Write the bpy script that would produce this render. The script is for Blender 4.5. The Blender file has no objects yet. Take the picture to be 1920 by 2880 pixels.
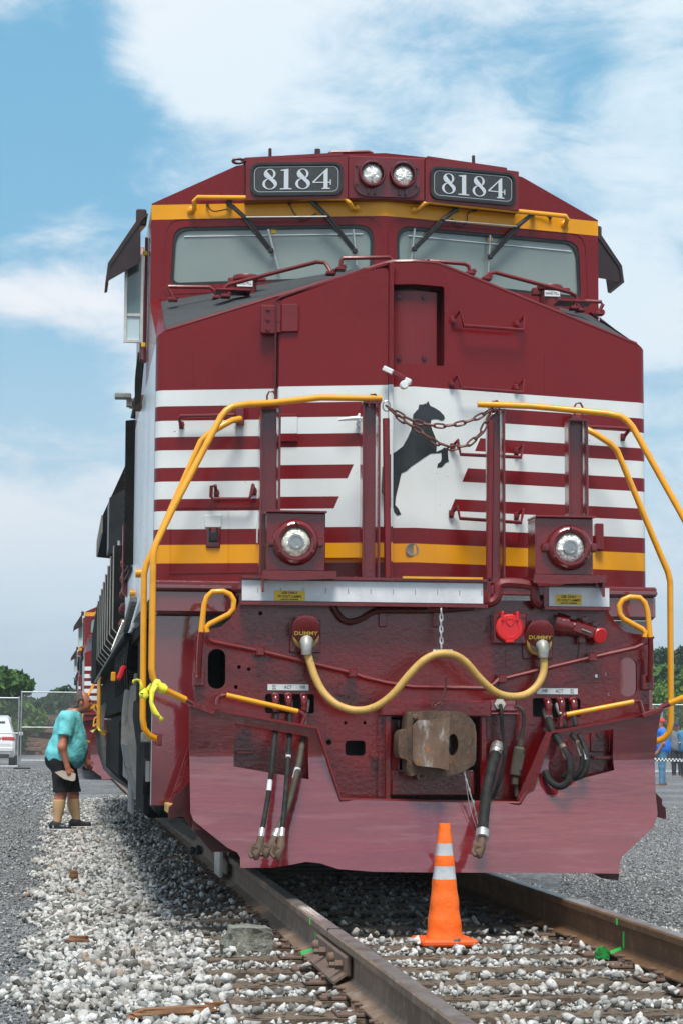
import bpy, bmesh, math, random
import numpy as np
from mathutils import Vector, Matrix, geometry
R = math.radians
sc = bpy.context.scene
COL = sc.collection
random.seed(7)

# ------------------------------------------------------------------ camera
CAM = np.array([-2.0121, -12.546, 0.8850]); YAW, PITCH, ROLL, F = .12950, .10375, .005387, 6000.0
_cy, _sy, _cp, _sp = math.cos(YAW), math.sin(YAW), math.cos(PITCH), math.sin(PITCH)
_f = np.array([_sy*_cp, _cy*_cp, _sp]); _r = np.array([_cy, -_sy, 0.]); _u = np.cross(_r, _f)
_c, _s = math.cos(ROLL), math.sin(ROLL)
RI, UP = _c*_r+_s*_u, -_s*_r+_c*_u
cd = bpy.data.cameras.new('camera'); cam = bpy.data.objects.new('camera', cd); COL.objects.link(cam)
cd.sensor_fit = 'VERTICAL'; cd.sensor_height = 36; cd.sensor_width = 24; cd.lens = F/2880*36
cd.clip_start = .1; cd.clip_end = 20000
m = Matrix.Identity(4)
for i in range(3):
    m[i][0], m[i][1], m[i][2], m[i][3] = RI[i], UP[i], -_f[i], CAM[i]
cam.matrix_world = m
sc.camera = cam

# ------------------------------------------------------------------ world / light
SUN_EL, SUN_AZ = R(63), R(-7)          # sun high, in front of the train and to its right
w = bpy.data.worlds.new('World'); sc.world = w; w.use_nodes = True
nt = w.node_tree; nt.nodes.clear(); N = nt.nodes.new; L = nt.links.new
out = N('ShaderNodeOutputWorld'); bg = N('ShaderNodeBackground'); L(bg.outputs[0], out.inputs[0])
sky = N('ShaderNodeTexSky'); sky.sky_type = 'NISHITA'; sky.sun_disc = False
sky.sun_elevation = SUN_EL; sky.sun_rotation = R(180)-SUN_AZ; sky.air_density = 1.2; sky.dust_density = 1.5; sky.ozone_density = 2.5
tc = N('ShaderNodeTexCoord')
def wm(op, a, b=None, c=None, clamp=False):
    n = N('ShaderNodeMath'); n.operation = op; n.use_clamp = clamp
    for i, v in enumerate((a, b, c)):
        if v is None: continue
        if isinstance(v, (int, float)): n.inputs[i].default_value = v
        else: L(v, n.inputs[i])
    return n.outputs[0]
def wmix(f, a, b):
    n = N('ShaderNodeMix'); n.data_type = 'RGBA'
    for i, v in ((0, f), (6, a), (7, b)):
        if isinstance(v, (int, float)): n.inputs[i].default_value = v
        elif isinstance(v, tuple): n.inputs[i].default_value = v
        else: L(v, n.inputs[i])
    return n.outputs[2]
# cloud cover: layered noise over the view direction flattened towards the horizon
sep = N('ShaderNodeSeparateXYZ'); L(tc.outputs['Generated'], sep.inputs[0])
zz = wm('ADD', wm('MAXIMUM', sep.outputs[2], 0.0), .28)
cmb = N('ShaderNodeCombineXYZ'); L(wm('DIVIDE', sep.outputs[0], zz), cmb.inputs[0]); L(wm('DIVIDE', sep.outputs[1], zz), cmb.inputs[1])
def wnoise(scale, det, ro, off, dist=0.):
    mp = N('ShaderNodeMapping'); mp.inputs['Location'].default_value = off; L(cmb.outputs[0], mp.inputs[0])
    n = N('ShaderNodeTexNoise'); n.inputs['Scale'].default_value = scale; n.inputs['Detail'].default_value = det
    n.inputs['Roughness'].default_value = ro; n.inputs['Distortion'].default_value = dist; L(mp.outputs[0], n.inputs[0]); return n.outputs[0]
n1 = wnoise(2.1, 7, .58, (3.31, 1.70, 0), .35)
n2 = wnoise(7.5, 10, .66, (1.2, 7.7, 0), .5)
n3 = wnoise(1.15, 3, .5, (8.4, 2.2, 0))
def wdot(x, y, k0, k1):                      # cloud banks and clear gaps of this sky, each at its own direction
    d = _f + RI*(x-960)/F + UP*(1440-y)/F; d = d/np.linalg.norm(d)
    n = N('ShaderNodeVectorMath'); n.operation = 'DOT_PRODUCT'; L(tc.outputs['Generated'], n.inputs[0]); n.inputs[1].default_value = tuple(d)
    mr = N('ShaderNodeMapRange'); mr.interpolation_type = 'SMOOTHSTEP'; L(n.outputs[1], mr.inputs[0])
    mr.inputs[1].default_value = math.cos(k1); mr.inputs[2].default_value = math.cos(k0); return mr.outputs[0]
cov = wm('ADD', wm('MULTIPLY', n1, .52), wm('MULTIPLY', n2, .48))
for x, y, k, a in ((90, 330, .085, -.13), (60, 1150, .06, -.13), (1500, 200, .05, -.06), (1130, 240, .05, -.05), (1700, 520, .08, .03), (1750, 1150, .05, -.08), (560, 110, .05, .08), (800, 60, .07, .06),
                   (110, 760, .045, .08), (1730, 850, .045, .11), (150, 1480, .07, .10), (1250, 420, .09, .03), (200, 0, .04, -.06), (-60, 600, .05, -.06), (1890, 640, .05, .06)):
    cov = wm('ADD', cov, wm('MULTIPLY', wdot(x, y, 0., k), a))
cl = N('ShaderNodeMapRange'); cl.interpolation_type = 'SMOOTHSTEP'; L(cov, cl.inputs[0]); cl.inputs[1].default_value = .39; cl.inputs[2].default_value = .61
blue = wmix(.72, wmix(1., (0, 0, 0, 1), sky.outputs[0]), (.50, 2.45, 3.85, 1))
lit = wmix(wm('MULTIPLY_ADD', wm('SUBTRACT', n3, .5), 2.6, .5, True), (4.0, 5.1, 5.75, 1), (6.15, 5.80, 5.85, 1))
SKYC = wmix(cl.outputs[0], blue, lit)
hz = N('ShaderNodeMapRange'); L(sep.outputs[2], hz.inputs[0]); hz.inputs[1].default_value = .0; hz.inputs[2].default_value = .22; hz.inputs[3].default_value = .75; hz.inputs[4].default_value = 0.
L(wmix(hz.outputs[0], SKYC, (4.75, 5.35, 5.8, 1)), bg.inputs[0])
bg.inputs[1].default_value = .1
sd = bpy.data.lights.new('sun', 'SUN'); sd.energy = 2.5; sd.angle = R(20); sd.color = (1, .95, .88)
so = bpy.data.objects.new('sun', sd); COL.objects.link(so)
sdir = Vector((math.sin(SUN_AZ)*math.cos(SUN_EL), -math.cos(SUN_AZ)*math.cos(SUN_EL), math.sin(SUN_EL)))
so.rotation_euler = sdir.to_track_quat('Z', 'Y').to_euler(); so.location = (10, -20, 30)
vs = sc.view_settings; vs.view_transform = 'Standard'; vs.look = 'None'; vs.gamma = 1; vs.exposure = 0.86; vs.use_curve_mapping = False
sc.cycles.max_bounces = 6; sc.cycles.sample_clamp_indirect = 6

# ------------------------------------------------------------------ measuring helpers: a sight line met with a real plane
def ray(x, y): return _f + RI*(x-960)/F + UP*(1440-y)/F
def A(x, y, Y): d = ray(x, y); return Vector(CAM + d*(Y-CAM[1])/d[1])
def AX(x, y, X): d = ray(x, y); return Vector(CAM + d*(X-CAM[0])/d[0])
def AZ(x, y, Z): d = ray(x, y); return Vector(CAM + d*(Z-CAM[2])/d[2])
def noseY(X): return -.39+.262*abs(X)
def cabY(X): return .79+.226*abs(X)
def onV(fn, x, y, off=0.):
    Y = 0.
    for _ in range(25):
        p = A(x, y, Y); Y = fn(p.x)-off
    return p
def NV(x, y, off=0.): return onV(noseY, x, y, off)
def CV(x, y, off=0.): return onV(cabY, x, y, off)

# ------------------------------------------------------------------ materials
MATS = {}
def mat(name, col, rough=.5, metal=0., coat=0., bump=None, var=None, rvar=None, emit=None, trans=0., spec=.5, coatr=.05, stretch=None, cior=1.5):
    """bump=(scale,strength,dist), var=(scale,other colour,lo,hi), rvar=(scale,amount)"""
    if name in MATS: return MATS[name]
    m = bpy.data.materials.new(name); m.use_nodes = True; MATS[name] = m
    t = m.node_tree; b = t.nodes['Principled BSDF']; NN = t.nodes.new; LL = t.links.new
    b.inputs['Base Color'].default_value = (*col, 1); b.inputs['Roughness'].default_value = rough; b.inputs['Metallic'].default_value = metal
    b.inputs['Coat Weight'].default_value = coat; b.inputs['Coat IOR'].default_value = cior; b.inputs['Coat Roughness'].default_value = coatr
    b.inputs['Specular IOR Level'].default_value = spec; b.inputs['Transmission Weight'].default_value = trans
    tc = NN('ShaderNodeTexCoord')
    def noise(scale, det=5, ro=.6):
        n = NN('ShaderNodeTexNoise'); n.inputs['Scale'].default_value = scale; n.inputs['Detail'].default_value = det; n.inputs['Roughness'].default_value = ro
        if stretch: mp = NN('ShaderNodeMapping'); mp.inputs['Scale'].default_value = stretch; LL(tc.outputs['Object'], mp.inputs[0]); LL(mp.outputs[0], n.inputs[0])
        else: LL(tc.outputs['Object'], n.inputs[0])
        return n.outputs[0]
    if var:
        vs_ = var if isinstance(var, list) else [var]
        prev = None
        for (s, c2, lo, hi) in vs_:
            mr = NN('ShaderNodeMapRange'); mr.inputs[1].default_value = lo; mr.inputs[2].default_value = hi; LL(noise(s, 8, .65), mr.inputs[0])
            mx = NN('ShaderNodeMix'); mx.data_type = 'RGBA'; LL(mr.outputs[0], mx.inputs[0])
            if prev is None: mx.inputs[6].default_value = (*col, 1)
            else: LL(prev, mx.inputs[6])
            mx.inputs[7].default_value = (*c2, 1); prev = mx.outputs[2]
        LL(prev, b.inputs['Base Color'])
    if rvar:
        mr = NN('ShaderNodeMapRange'); LL(noise(rvar[0], 6), mr.inputs[0]); mr.inputs[1].default_value = .3; mr.inputs[2].default_value = .7
        mr.inputs[3].default_value = max(.02, rough-rvar[1]); mr.inputs[4].default_value = rough+rvar[1]; LL(mr.outputs[0], b.inputs['Roughness'])
    if bump:
        bn = NN('ShaderNodeBump'); bn.inputs['Strength'].default_value = bump[1]; bn.inputs['Distance'].default_value = bump[2]
        LL(noise(bump[0], 4), bn.inputs['Height']); LL(bn.outputs[0], b.inputs['Normal']); LL(bn.outputs[0], b.inputs['Coat Normal'])
    if emit: b.inputs['Emission Color'].default_value = (*emit[0], 1); b.inputs['Emission Strength'].default_value = emit[1]
    return m
MAR = (.175, .0080, .0110)
YEL = (.80, .34, .008)
WHT = (.72, .75, .74)
mat('panel_paint', (.185, .015, .021), .2, coat=1., cior=1.9, coatr=.03, bump=(40, .05, .004), var=(1.5, (.145, .012, .017), .35, .65), rvar=(2, .06))
mat('maroon', MAR, .36, coat=.12, bump=(60, .10, .004), var=(1.3, (.115, .006, .008), .4, .7), rvar=(2.2, .06))
mat('maroon_gloss', (.150, .0030, .0045), .2, coat=1., cior=1.55, coatr=.03, spec=.3, bump=(42, .45, .005), var=(5, (.105, .0022, .0035), .4, .7), rvar=(4, .08))
mat('plow_paint', (.185, .016, .022), .2, coat=1., cior=1.9, coatr=.03, bump=(2.0, .10, .05), var=[(2.0, (.135, .010, .015), .35, .65), (5., (.21, .05, .058), .5, .72), (150, (.45, .33, .30), .735, .76)], rvar=(2, .08), stretch=(.45, 1, 4.2))
mat('black_matte', (.010, .0105, .011), .9, bump=(20, .6, .01), var=(5, (.022, .021, .02), .45, .75), spec=.12)
mat('maroon_smooth', (.16, .012, .017), .2, coat=1., cior=1.8, coatr=.03, bump=(3.5, .10, .03), var=[(2.0, (.15, .015, .02), .35, .65), (90, (.40, .20, .20), .70, .76)], rvar=(3, .06))
mat('awning_dark', (.022, .008, .007), .35, coat=.2, var=(4, (.05, .018, .012), .45, .7))
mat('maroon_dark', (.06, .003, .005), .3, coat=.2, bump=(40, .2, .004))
mat('yellow', YEL, .33, coat=.3, bump=(40, .1, .003), var=(9, (.62, .24, .006), .5, .8))
mat('white', WHT, .3, coat=.3, var=(3, (.66, .68, .67), .45, .7))
mat('black', (.012, .013, .014), .4, bump=(50, .2, .004), var=(6, (.03, .03, .03), .45, .75))
mat('black_gloss', (.008, .009, .010), .22, coat=.3, var=(7, (.03, .028, .025), .5, .8))
mat('rubber', (.014, .015, .015), .7, spec=.25, bump=(120, .3, .002), var=(18, (.05, .046, .04), .45, .8))
mat('rubber_brown', (.05, .042, .030), .7, bump=(90, .3, .002), var=(15, (.10, .085, .06), .4, .75))
mat('horse', (.018, .022, .024), .35, coat=.2, var=(9, (.03, .034, .036), .4, .7))
mat('steel', (.45, .45, .44), .35, metal=.9, var=(20, (.3, .29, .27), .4, .7), bump=(60, .2, .002))
mat('zinc', (.62, .62, .60), .35, metal=.75, var=(30, (.40, .37, .33), .45, .7))
mat('truck_grey', (.21, .215, .21), .8, metal=.0, spec=.2, bump=(30, .4, .005), var=[(2.5, (.30, .30, .28), .4, .65), (9, (.10, .09, .075), .52, .75)])
mat('alu', (.72, .71, .66), .35, metal=.5, var=(12, (.55, .52, .46), .45, .75))
mat('glass', (.225, .270, .245), .10, coat=.8, var=(2.4, (.19, .235, .22), .3, .7), coatr=.02)
mat('mirror_glass', (.16, .25, .25), .1, coat=1., var=(3, (.13, .21, .21), .4, .6))
mat('clear_glass', (.50, .66, .70), .05, coat=1.)
mat('antislip', (.040, .047, .050), .75, bump=(220, .9, .004), var=[(3, (.055, .062, .066), .35, .65), (40, (.03, .035, .037), .45, .6)])
mat('plate_dark', (.030, .034, .035), .5, var=(40, (.05, .055, .055), .5, .7))
mat('digit', (.54, .58, .62), .45)
mat('reflective', (.70, .72, .74), .35, coat=.4, var=(6, (.48, .50, .53), .35, .7), bump=(300, .25, .002))
mat('sticker', (.72, .46, .02), .45)
mat('ink', (.012, .012, .012), .6)
mat('gold', (.62, .43, .08), .45)
mat('lens', (.80, .78, .66), .12, metal=.35, coat=1., bump=(42, .9, .012), var=(30, (.30, .28, .22), .50, .64))
mat('lens_cool', (.86, .86, .82), .12, metal=.35, coat=1., bump=(30, 1., .02), var=(24, (.30, .30, .29), .52, .66))
mat('red', (.62, .012, .014), .4, coat=.2, bump=(50, .3, .002))
mat('cable_yellow', (.58, .36, .10), .5, bump=(60, .3, .003), var=[(14, (.46, .26, .06), .45, .7), (45, (.16, .09, .03), .60, .74)])
mat('rust', (.135, .080, .052), .7, bump=(40, .9, .010), stretch=(1, 1, .5), var=[(7, (.075, .045, .028), .35, .6), (12, (.36, .13, .02), .58, .75), (20, (.30, .25, .21), .62, .78)])
mat('knuckle', (.20, .13, .09), .65, bump=(40, .8, .008), stretch=(1, 1, .45), var=[(9, (.12, .07, .045), .35, .6), (17, (.44, .41, .38), .53, .70), (24, (.34, .13, .03), .60, .72)])
mat('orange', (1., .165, .006), .5, bump=(16, .6, .012), var=(7, (.86, .12, .006), .4, .7))
mat('orange_base', (.80, .10, .008), .6, bump=(30, .4, .006))
mat('cone_band', (.55, .56, .57), .4, bump=(60, .4, .004), var=(9, (.42, .43, .45), .35, .7))
mat('tape_yellow', (.85, .78, .03), .45, var=[(9, (.70, .66, .10), .4, .7), (60, (.55, .46, .02), .6, .68)])
mat('chain_mar', (.085, .022, .020), .45, var=(40, (.14, .05, .03), .4, .7))
mat('hub', (.42, .43, .40), .5, metal=.4, var=(20, (.28, .27, .24), .4, .7))

def paint_bands(name, base, bands, centre=None, dx=0.):
    """livery: flat colours laid on by height (and, for the nose, a slanted white field)"""
    m = bpy.data.materials.new(name); m.use_nodes = True; MATS[name] = m
    t = m.node_tree; b = t.nodes['Principled BSDF']; NN = t.nodes.new; LL = t.links.new
    b.inputs['Roughness'].default_value = .28; b.inputs['Coat Weight'].default_value = .06; b.inputs['Coat Roughness'].default_value = .06; b.inputs['Specular IOR Level'].default_value = .34
    tc = NN('ShaderNodeTexCoord'); sp = NN('ShaderNodeSeparateXYZ'); LL(tc.outputs['Object'], sp.inputs[0])
    X, Z = sp.outputs[0], sp.outputs[2]
    def mt(op, a, c):
        n = NN('ShaderNodeMath'); n.operation = op
        for i, v in ((0, a), (1, c)):
            if isinstance(v, (int, float)): n.inputs[i].default_value = v
            else: LL(v, n.inputs[i])
        return n.outputs[0]
    def rng(v, a, c): return mt('MULTIPLY', mt('GREATER_THAN', v, a), mt('LESS_THAN', v, c))
    def mix(f, a, c):
        n = NN('ShaderNodeMix'); n.data_type = 'RGBA'; LL(f, n.inputs[0])
        for i, v in ((6, a), (7, c)):
            if isinstance(v, tuple): n.inputs[i].default_value = (*v, 1)
            else: LL(v, n.inputs[i])
        return n.outputs[2]
    cur = base
    ns = NN('ShaderNodeTexNoise'); ns.inputs['Scale'].default_value = 1.4; ns.inputs['Detail'].default_value = 7; LL(tc.outputs['Object'], ns.inputs[0])
    for z0, z1, c in bands: cur = mix(rng(Z, z0, z1), cur, c)
    if centre:
        z0, z1, xl, xr, k, zr = centre
        xs = mt('SUBTRACT', X, mt('MULTIPLY', mt('SUBTRACT', Z, zr), k))
        cur = mix(mt('MULTIPLY', rng(Z, z0, z1), rng(xs, xl, xr)), cur, WHT)
    dk = NN('ShaderNodeMix'); dk.data_type = 'RGBA'; dk.blend_type = 'MULTIPLY'
    mr = NN('ShaderNodeMapRange'); LL(ns.outputs[0], mr.inputs[0]); mr.inputs[1].default_value = .45; mr.inputs[2].default_value = .75; LL(mr.outputs[0], dk.inputs[0])
    if isinstance(cur, tuple): dk.inputs[6].default_value = (*cur, 1)
    else: LL(cur, dk.inputs[6])
    dk.inputs[7].default_value = (.80, .80, .80, 1); LL(dk.outputs[2], b.inputs['Base Color'])
    n3 = NN('ShaderNodeTexNoise'); n3.inputs['Scale'].default_value = 48; n3.inputs['Detail'].default_value = 3; LL(tc.outputs['Object'], n3.inputs[0]); m3 = NN('ShaderNodeMapRange'); LL(n3.outputs[0], m3.inputs[0]); m3.inputs[1].default_value = .735; m3.inputs[2].default_value = .76; m3.inputs[4].default_value = .75
    sp3 = NN('ShaderNodeMix'); sp3.data_type = 'RGBA'; LL(m3.outputs[0], sp3.inputs[0]); LL(dk.outputs[2], sp3.inputs[6]); sp3.inputs[7].default_value = (.06, .045, .035, 1); LL(sp3.outputs[2], b.inputs['Base Color'])
    n2 = NN('ShaderNodeTexNoise'); n2.inputs['Scale'].default_value = 70; LL(tc.outputs['Object'], n2.inputs[0])
    bn = NN('ShaderNodeBump'); bn.inputs['Strength'].default_value = .12; bn.inputs['Distance'].default_value = .004; LL(n2.outputs[0], bn.inputs['Height']); LL(bn.outputs[0], b.inputs['Normal'])
    r2 = NN('ShaderNodeMapRange'); LL(ns.outputs[0], r2.inputs[0]); r2.inputs[3].default_value = .15; r2.inputs[4].default_value = .36; LL(r2.outputs[0], b.inputs['Roughness'])
    return m
BANDS = [(2.810, 2.906, WHT), (2.626, 2.723, WHT), (2.443, 2.547, WHT), (2.257, 2.361, WHT), (2.078, 2.186, WHT), (1.877, 1.986, YEL)]
paint_bands('nose_paint', MAR, BANDS, (2.078, 2.90, -.36, .324, .43, 2.436))
paint_bands('cab_paint', MAR, [(4.211, 4.309, YEL), (2.810, 2.906, WHT), (2.626, 2.723, WHT), (2.443, 2.547, WHT), (2.257, 2.361, WHT), (2.078, 2.186, WHT), (1.877, 1.986, YEL)])
paint_bands('hood_paint', (.70, .72, .73), [(3.2, 6, MAR), (4.211, 4.309, YEL), (1.5, 1.66, (.03, .03, .03))])

# ------------------------------------------------------------------ mesh building
class MB:
    def __init__(s): s.v = []; s.f = []; s.sm = []
    def add(s, vs, fs, smooth=False):
        o = len(s.v); s.v += [tuple(p) for p in vs]; s.f += [tuple(i+o for i in f) for f in fs]; s.sm += [smooth]*len(fs); return s
    def box(s, c, d, rot=None, bev=0.):
        c = Vector(c); hx, hy, hz = d[0]/2, d[1]/2, d[2]/2
        if bev <= 0:
            vs = [Vector((x, y, z)) for x in (-hx, hx) for y in (-hy, hy) for z in (-hz, hz)]
            fs = [(0, 1, 3, 2), (4, 6, 7, 5), (0, 4, 5, 1), (2, 3, 7, 6), (0, 2, 6, 4), (1, 5, 7, 3)]
        else:
            b = min(bev, hx*.9, hy*.9, hz*.9); vs = []; idx = {}
            for i, sx in enumerate((-1, 1)):
                for j, sy in enumerate((-1, 1)):
                    for k, sz in enumerate((-1, 1)):
                        for a in range(3):
                            p = [sx*(hx-b), sy*(hy-b), sz*(hz-b)]; p[a] = (sx*hx, sy*hy, sz*hz)[a]
                            idx[(i, j, k, a)] = len(vs); vs.append(Vector(p))
            fs = []
            def q(*ks): fs.append(tuple(idx[k] for k in ks))
            for i in (0, 1):
                q((i, 0, 0, 0), (i, 1, 0, 0), (i, 1, 1, 0), (i, 0, 1, 0)); q((0, i, 0, 1), (1, i, 0, 1), (1, i, 1, 1), (0, i, 1, 1)); q((0, 0, i, 2), (1, 0, i, 2), (1, 1, i, 2), (0, 1, i, 2))
            for i in (0, 1):
                for j in (0, 1):
                    q((i, j, 0, 0), (i, j, 1, 0), (i, j, 1, 1), (i, j, 0, 1)); q((i, 0, j, 0), (i, 1, j, 0), (i, 1, j, 2), (i, 0, j, 2)); q((0, i, j, 1), (1, i, j, 1), (1, i, j, 2), (0, i, j, 2))
                    for k in (0, 1): q((i, j, k, 0), (i, j, k, 1), (i, j, k, 2))
        if rot is not None: vs = [rot @ p for p in vs]
        return s.add([c+p for p in vs], fs)
    def bar(s, a, b, wx, wy, bev=0., up=(0, 0, 1)):
        """box beam from a to b"""
        a, b = Vector(a), Vector(b); z = (b-a).normalized(); u = Vector(up)
        if abs(z.dot(u)) > .98: u = Vector((0, 1, 0))
        x = u.cross(z).normalized(); y = z.cross(x)
        return s.box((a+b)/2, (wx, wy, (b-a).length), Matrix((x, y, z)).transposed(), bev)
    def tube(s, pts, r, n=10, smooth=0, cap=True, closed=False):
        pts = [Vector(p) for p in pts]
        rs = list(r) if isinstance(r, (list, tuple)) else None
        if smooth:
            q = []; qr = []
            P = [pts[-1]]+pts+[pts[0], pts[1]] if closed else [pts[0]*2-pts[1]]+pts+[pts[-1]*2-pts[-2]]
            m_ = len(pts) if closed else len(pts)-1
            for i in range(m_):
                for k in range(smooth):
                    t = k/smooth; p0, p1, p2, p3 = P[i], P[i+1], P[i+2], P[i+3]
                    q.append(.5*((2*p1)+(p2-p0)*t+(2*p0-5*p1+4*p2-p3)*t*t+(3*p1-p0-3*p2+p3)*t**3))
                    if rs: qr.append(rs[i]*(1-t)+rs[(i+1) % len(rs)]*t)
            if not closed:
                q.append(pts[-1])
                if rs: qr.append(rs[-1])
            pts, rs = q, (qr if rs else None)
        k = len(pts); vs = []; fs = []; ref = None
        for i, p in enumerate(pts):
            if closed: d = pts[(i+1) % k]-pts[i-1]
            else: d = pts[min(i+1, k-1)]-pts[max(i-1, 0)]
            d = d.normalized() if d.length > 1e-9 else Vector((0, 0, 1))
            if ref is None:
                ref = Vector((0, 0, 1)) if abs(d.z) < .9 else Vector((0, 1, 0))
            x = (ref-d*ref.dot(d)).normalized(); y = d.cross(x); ref = x
            rr = rs[i] if rs else r
            for j in range(n):
                a = 2*math.pi*j/n; vs.append(p+x*(rr*math.cos(a))+y*(rr*math.sin(a)))
        for i in range(k if closed else k-1):
            i2 = (i+1) % k
            for j in range(n): fs.append((i*n+j, i*n+(j+1) % n, i2*n+(j+1) % n, i2*n+j))
        s.add(vs, fs, True)
        if cap and not closed:
            s.add(vs[:n], [tuple(range(n))[::-1]]); s.add(vs[-n:], [tuple(range(n))])
        return s
    def lathe(s, c, axis, prof, n=24, smooth=True):
        """prof: list of (along axis, radius) from c"""
        c = Vector(c); z = Vector(axis).normalized(); u = Vector((0, 0, 1)) if abs(z.z) < .9 else Vector((1, 0, 0))
        x = u.cross(z).normalized(); y = z.cross(x); vs = []; fs = []
        for (h, r) in prof:
            for j in range(n):
                a = 2*math.pi*j/n; vs.append(c+z*h+x*(r*math.cos(a))+y*(r*math.sin(a)))
        for i in range(len(prof)-1):
            for j in range(n): fs.append((i*n+j, i*n+(j+1) % n, (i+1)*n+(j+1) % n, (i+1)*n+j))
        s.add(vs, fs, smooth)
        if prof[0][1] > 1e-6: s.add(vs[:n], [tuple(range(n))[::-1]])
        if prof[-1][1] > 1e-6: s.add(vs[-n:], [tuple(range(n))])
        return s
    def prism(s, poly, d):
        """closed 3-D polygon pushed along vector d"""
        poly = [Vector(p) for p in poly]; d = Vector(d); n = len(poly)
        return s.add(poly+[p+d for p in poly], [tuple(range(n))[::-1], tuple(range(n, 2*n))]+[(i, (i+1) % n, n+(i+1) % n, n+i) for i in range(n)])
    def loft(s, rings, cap=True, smooth=True, closed=True):
        n = len(rings[0]); vs = [p for r in rings for p in r]; fs = []
        for i in range(len(rings)-1):
            for j in range(n if closed else n-1): fs.append((i*n+j, i*n+(j+1) % n, (i+1)*n+(j+1) % n, (i+1)*n+j))
        s.add(vs, fs, smooth)
        if cap: s.add(rings[0], [tuple(range(n))[::-1]]); s.add(rings[-1], [tuple(range(n))])
        return s
    def bolt(s, p, axis, r=.012, h=.012):
        return s.lathe(p, axis, [(0, r*1.5), (.003, r*1.5), (.0031, r), (h, r), (h, 0)], 8, False)
    def mesh(s, name):
        me = bpy.data.meshes.new(name); me.from_pydata(s.v, [], s.f); me.polygons.foreach_set('use_smooth', s.sm)
        bm = bmesh.new(); bm.from_mesh(me); bmesh.ops.recalc_face_normals(bm, faces=bm.faces); bm.to_mesh(me); bm.free(); return me

def fix(me, angle=40):
    bm = bmesh.new(); bm.from_mesh(me)
    for e in bm.edges:
        if len(e.link_faces) == 2 and e.calc_face_angle(0) > R(angle): e.smooth = False
    bm.to_mesh(me); bm.free()
def link(name, me, material, parent=None, kind=None, label=None):
    o = bpy.data.objects.new(name, me); COL.objects.link(o)
    if material: me.materials.clear(); me.materials.append(MATS[material] if isinstance(material, str) else material)
    if parent is not None:
        o.parent = parent
        r = parent
        while r.parent: r = r.parent
        if parent.parent is None: o.matrix_parent_inverse = parent.matrix_basis.inverted()
    if kind: o['kind'] = kind
    if label: o['label'] = label
    return o
def part(name, mb, material, parent=None, label=None, kind=None):
    me = mb.mesh(name); fix(me); return link(name, me, material, parent, kind, label)
def thing(name, label, cat, loc=(0, 0, 0), group=None, rz=0.):
    o = bpy.data.objects.new(name, None); COL.objects.link(o); o.location = loc; o.rotation_euler = (0, 0, rz)
    o.empty_display_size = .2; o['label'] = label; o['category'] = cat
    if group: o['group'] = group
    return o
def tag(o, label, cat, group=None):
    o['label'] = label; o['category'] = cat
    if group: o['group'] = group
    return o
def copy_tree(o, parent=None, skip=()):
    c = o.copy(); COL.objects.link(c); c.parent = parent
    for ch in o.children:
        if ch.name.split('.')[0] not in skip: copy_tree(ch, c, skip)
    return c

def sheet(outer, holes=(), cutx=(), cutz=(), fn=None, th=.01, mirror=False):
    """plate cut from a 2-D outline in (x, z), with holes; fn(x, z) -> y bends it; th = thickness to the rear (+y)"""
    bm = bmesh.new(); es = []
    for loop in [outer]+list(holes):
        vs = [bm.verts.new((p[0], 0, p[1])) for p in loop]
        es += [bm.edges.new((vs[i], vs[(i+1) % len(vs)])) for i in range(len(vs))]
    bmesh.ops.triangle_fill(bm, use_beauty=True, use_dissolve=False, edges=es, normal=(0, -1, 0))
    for x in cutx: bmesh.ops.bisect_plane(bm, geom=bm.verts[:]+bm.edges[:]+bm.faces[:], plane_co=(x, 0, 0), plane_no=(1, 0, 0))
    for z in cutz: bmesh.ops.bisect_plane(bm, geom=bm.verts[:]+bm.edges[:]+bm.faces[:], plane_co=(0, 0, z), plane_no=(0, 0, 1))
    for f in bm.faces: f.normal_update()
    bmesh.ops.recalc_face_normals(bm, faces=bm.faces)
    if bm.faces and sum(f.normal.y for f in bm.faces) > 0: bmesh.ops.reverse_faces(bm, faces=bm.faces)
    if th:
        g = bmesh.ops.extrude_face_region(bm, geom=bm.faces[:])
        nv = [e for e in g['geom'] if isinstance(e, bmesh.types.BMVert)]; back = set(nv)
        # extruded copy becomes the front; the originals stay as the back
        for v in bm.verts: v.tag = v in back
    for v in bm.verts:
        y = fn(v.co.x, v.co.z) if fn else 0.
        v.co.y = y + (0 if (not th or v.tag) else th)
    bmesh.ops.recalc_face_normals(bm, faces=bm.faces)
    me = bpy.data.meshes.new('sheet'); bm.to_mesh(me); bm.free()
    return me
def sheet_part(name, material, parent, outer, holes=(), cutx=(), cutz=(), fn=None, th=.01, smooth=False, label=None):
    me = sheet(outer, holes, cutx, cutz, fn, th); me.name = name
    if smooth:
        me.polygons.foreach_set('use_smooth', [True]*len(me.polygons)); fix(me, 30)
    return link(name, me, material, parent, None, label)
def rrect(x0, z0, x1, z1, r, n=5):
    o = []
    for cx, cz, a0 in ((x1-r, z1-r, 0), (x0+r, z1-r, 90), (x0+r, z0+r, 180), (x1-r, z0+r, 270)):
        for k in range(n+1):
            a = R(a0+90*k/n); o.append((cx+r*math.cos(a), cz+r*math.sin(a)))
    return o
def rpoly(pts, rad, n=5):
    """round the corners of a 2-D polygon"""
    o = []
    for i, p in enumerate(pts):
        p = Vector(p); a = Vector(pts[i-1])-p; b = Vector(pts[(i+1) % len(pts)])-p
        r = rad[i] if isinstance(rad, (list, tuple)) else rad
        t = min(r, a.length*.45, b.length*.45); p0 = p+a.normalized()*t; p1 = p+b.normalized()*t
        for k in range(n+1):
            u = k/n; o.append(tuple(p0*(1-u)**2+p*2*u*(1-u)+p1*u*u))
    return o
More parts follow.
